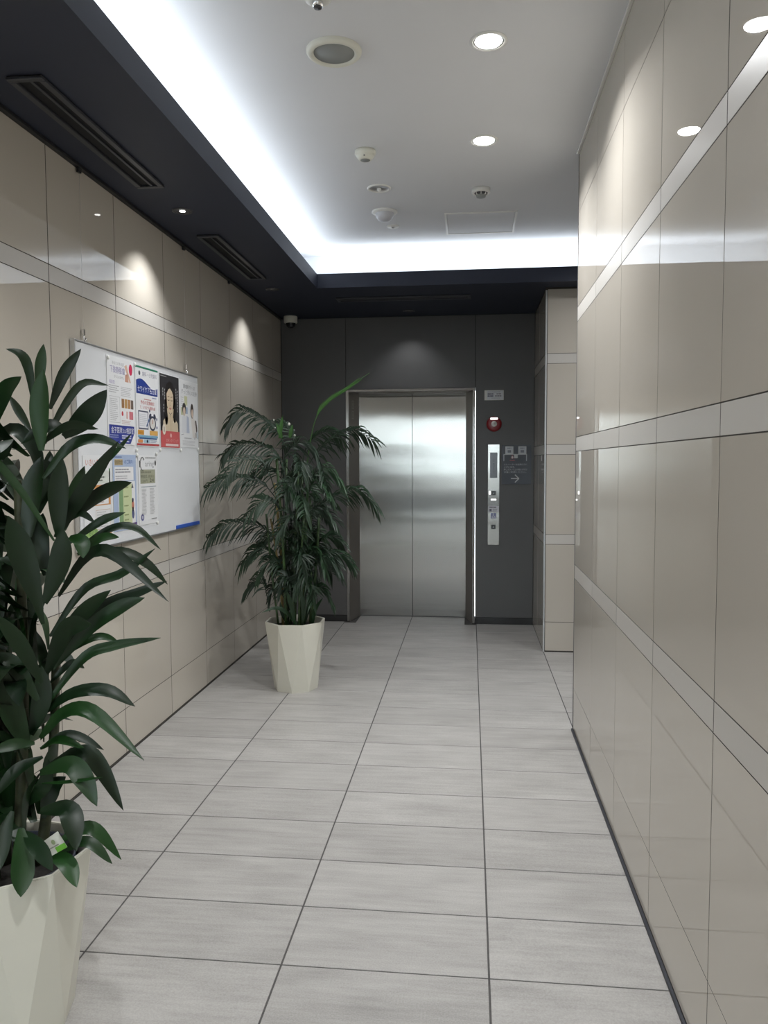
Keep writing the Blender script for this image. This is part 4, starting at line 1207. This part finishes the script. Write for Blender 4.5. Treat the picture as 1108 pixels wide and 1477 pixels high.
def frond(pts, leaf_len, n=20, mat='palm', droop=0.60, wid=0.017, start=0.22):
    """rachis with paired leaflets, one mesh"""
    mb = MB()
    path = catmull(pts, 24)
    mb.tube([path[i] for i in range(0, 25, 3)], [0.0036 - 0.0003 * i for i in range(9)], 5)
    tot = len(path) - 1
    for k in range(n):
        f = start + (1 - start) * (k + 0.5) / n
        x = f * tot
        i0 = min(int(x), tot - 1)
        p = path[i0].lerp(path[i0 + 1], x - i0)
        t = (path[min(i0 + 2, tot)] - path[max(i0 - 1, 0)]).normalized()
        side = t.cross(Vector((0, 0, 1)))
        if side.length < 0.2: side = t.cross(Vector((0, -1, 0)))
        side.normalize()
        L = leaf_len * (0.55 + 0.45 * math.sin(min(1, (f - start) / (1 - start) * 1.25 + 0.15) * math.pi * 0.86)) * rnd.uniform(0.85, 1.1)
        for s in (-1, 1):
            tilt = rnd.uniform(0.15, 0.55) if s > 0 else rnd.uniform(-0.75, -0.35)
            d = (side * s * 0.42 + t * 0.66 + Vector((0, 0, tilt))).normalized()
            m1 = p + d * L * 0.5 + Vector((0, 0, -droop * L * 0.12))
            e = p + d * L * 0.92 + Vector((0, 0, -droop * L * rnd.uniform(0.55, 0.85)))
            ribbon(mb, [p, m1, e], wid * rnd.uniform(0.85, 1.15), Vector((rnd.uniform(-0.3, 0.3), -0.9, 0.55)).normalized(), 4, 0.25, 0.35, 0.4)
    for v in mb.bm.verts:
        if v.co.x + QX < XL + 0.035: v.co.x = XL + 0.035 - QX
    return mb.build('frond', M[mat], pl, recalc=False)


FR = [
    ([(418, 660), (400, 622), (372, 600), (345, 592), (328, 612)], -.02, -.10, .19), ([(418, 680), (395, 650), (365, 640), (340, 642), (324, 656)], -.02, -.06, .18),
    ([(412, 740), (385, 702), (355, 690), (325, 690), (297, 704)], -.04, -.14, .19), ([(412, 800), (385, 765), (355, 755), (325, 757), (300, 776)], -.04, -.12, .18),
    ([(415, 830), (395, 800), (372, 790), (350, 812)], -.03, -.08, .17), ([(428, 700), (455, 655), (485, 630), (512, 620), (540, 636)], 0, .06, .18),
    ([(432, 760), (462, 728), (490, 712), (518, 706), (543, 732)], 0, .02, .18), ([(405, 690), (412, 655), (432, 638), (455, 652), (472, 705)], -.08, -.22, .18),
    ([(432, 720), (452, 685), (472, 674), (494, 697)], -.06, -.14, .16), ([(425, 780), (440, 742), (462, 730), (482, 752)], -.08, -.18, .17),
    ([(436, 820), (458, 785), (476, 772), (494, 784)], .03, .08, .15), ([(432, 880), (450, 852), (466, 848), (480, 872)], -.03, -.04, .12),
    ([(418, 880), (403, 850), (394, 848), (388, 865)], -.03, -.05, .11), ([(415, 700), (395, 680), (375, 676), (355, 690)], .06, .12, .17),
    ([(422, 690), (425, 640), (410, 612), (385, 610)], .04, .10, .16), ([(430, 690), (445, 640), (470, 622), (492, 630)], .06, .14, .17),
    ([(418, 770), (400, 730), (380, 722), (355, 745)], -.10, -.20, .18), ([(428, 800), (430, 760), (420, 742), (400, 770)], -.12, -.24, .17),
    ([(420, 850), (405, 815), (388, 808), (372, 830)], -.05, -.10, .15), ([(430, 840), (445, 800), (458, 795), (470, 820)], -.08, -.16, .15),
    ([(425, 870), (428, 820), (432, 800), (440, 835)], -.12, -.22, .15), ([(420, 740), (410, 690), (402, 660), (385, 665)], -.06, -.12, .17), ([(430, 750), (450, 700), (462, 690), (478, 715)], .02, .06, .17),
    ([(418, 880), (420, 850), (412, 830), (402, 850)], -.10, -.16, .13), ([(435, 885), (442, 855), (448, 845), (452, 872)], -.08, -.14, .12),
]
for pts, d0, d1, ll in FR:
    m = len(pts) - 1
    P = [at(u, v, QY + d0 + (d1 - d0) * i / m) - Q0 for i, (u, v) in enumerate(pts)]
    frond(P, ll * 0.84, 25 if m > 3 else 19, wid=0.0115)
for i in range(36):
    t = rnd.choice(tops) * 0.92
    t = Vector((t.x, t.y, rnd.uniform(0.62, 1.36)))
    a = rnd.uniform(0, 2 * math.pi)
    out = Vector((math.cos(a), math.sin(a), 0))
    L = rnd.uniform(0.22, 0.40) * (0.75 if t.z < 0.95 else 1)
    P = [t - Vector((0, 0, 0.12)), t + out * L * 0.25 + Vector((0, 0, L * 0.35)), t + out * L * 0.7 + Vector((0, 0, L * 0.40)), t + out * L + Vector((0, 0, L * 0.12))]
    frond(P, 0.135, 19, wid=0.0105)
# low young leaves and the small shoot leaning over the rim
for pts, d in (([(432, 905), (415, 885), (398, 877), (377, 884)], -.08), ([(440, 900), (447, 870), (452, 850)], -.10), ([(425, 900), (420, 872), (412, 850)], -.10), ([(436, 905), (438, 875), (432, 848)], -.12), ([(418, 905), (408, 885), (404, 868)], -.06), ([(450, 905), (455, 880), (466, 862)], -.06)):
    P = [at(u, v, QY + d - 0.03 * i) - Q0 for i, (u, v) in enumerate(pts)]
    mb = MB(); ribbon(mb, P, 0.030, Vector((0, -0.7, 0.7)), 8, 0.2, 0.3, 0.5)
    mb.build('young_leaf', M['palm'], pl, recalc=False)
# bright unopened spear and top shoot
P = [at(u, v, QY - 0.02) - Q0 for u, v in ((440, 690), (452, 615), (468, 585), (498, 562), (533, 538))]
mb = MB()
mb.tube(catmull(P, 16), [0.003] * 4 + [0.0025] * 8 + [0.0015] * 5, 6)
path = catmull(P, 24)
for i in range(8, 20):
    t = (path[i + 1] - path[i - 1]).normalized()
    for s in (-1, 1):
        o_ = t.cross(Vector((0, -1, 0))).normalized() * s
        ribbon(mb, [path[i], path[i] + t * 0.045 + o_ * 0.006, path[i] + t * 0.10 + o_ * 0.008], 0.0075, Vector((0, -1, 0.2)).normalized(), 4, 0.2, 0.4, 0.4)
mb.build('spear_frond', M['fresh'], pl, recalc=False)
mb = MB()
for u0, v0, u1, v1 in ((403, 632, 408, 599), (407, 632, 399, 610), (418, 632, 422, 612)):
    ribbon(mb, [at(u0, v0, QY - .04) - Q0, at((u0 + u1) / 2, (v0 + v1) / 2, QY - .05) - Q0, at(u1, v1, QY - .05) - Q0], 0.026, Vector((0, -1, 0.2)).normalized(), 6, 0.2, 0.4, 0.4)
mb.build('top_shoot', M['fresh'], pl, recalc=False)
for u, v, s in ((417, 612, .010), (425, 628, .007), (395, 606, .006), (397, 617, .005)):
    MB().lathe([(0, -s), (s * .7, -s * .6), (s * .9, 0), (s * .6, s * .8), (0, s * 1.2)], 10).build('bud', M['flower'], pl, at(u, v, QY - 0.06) - Q0)
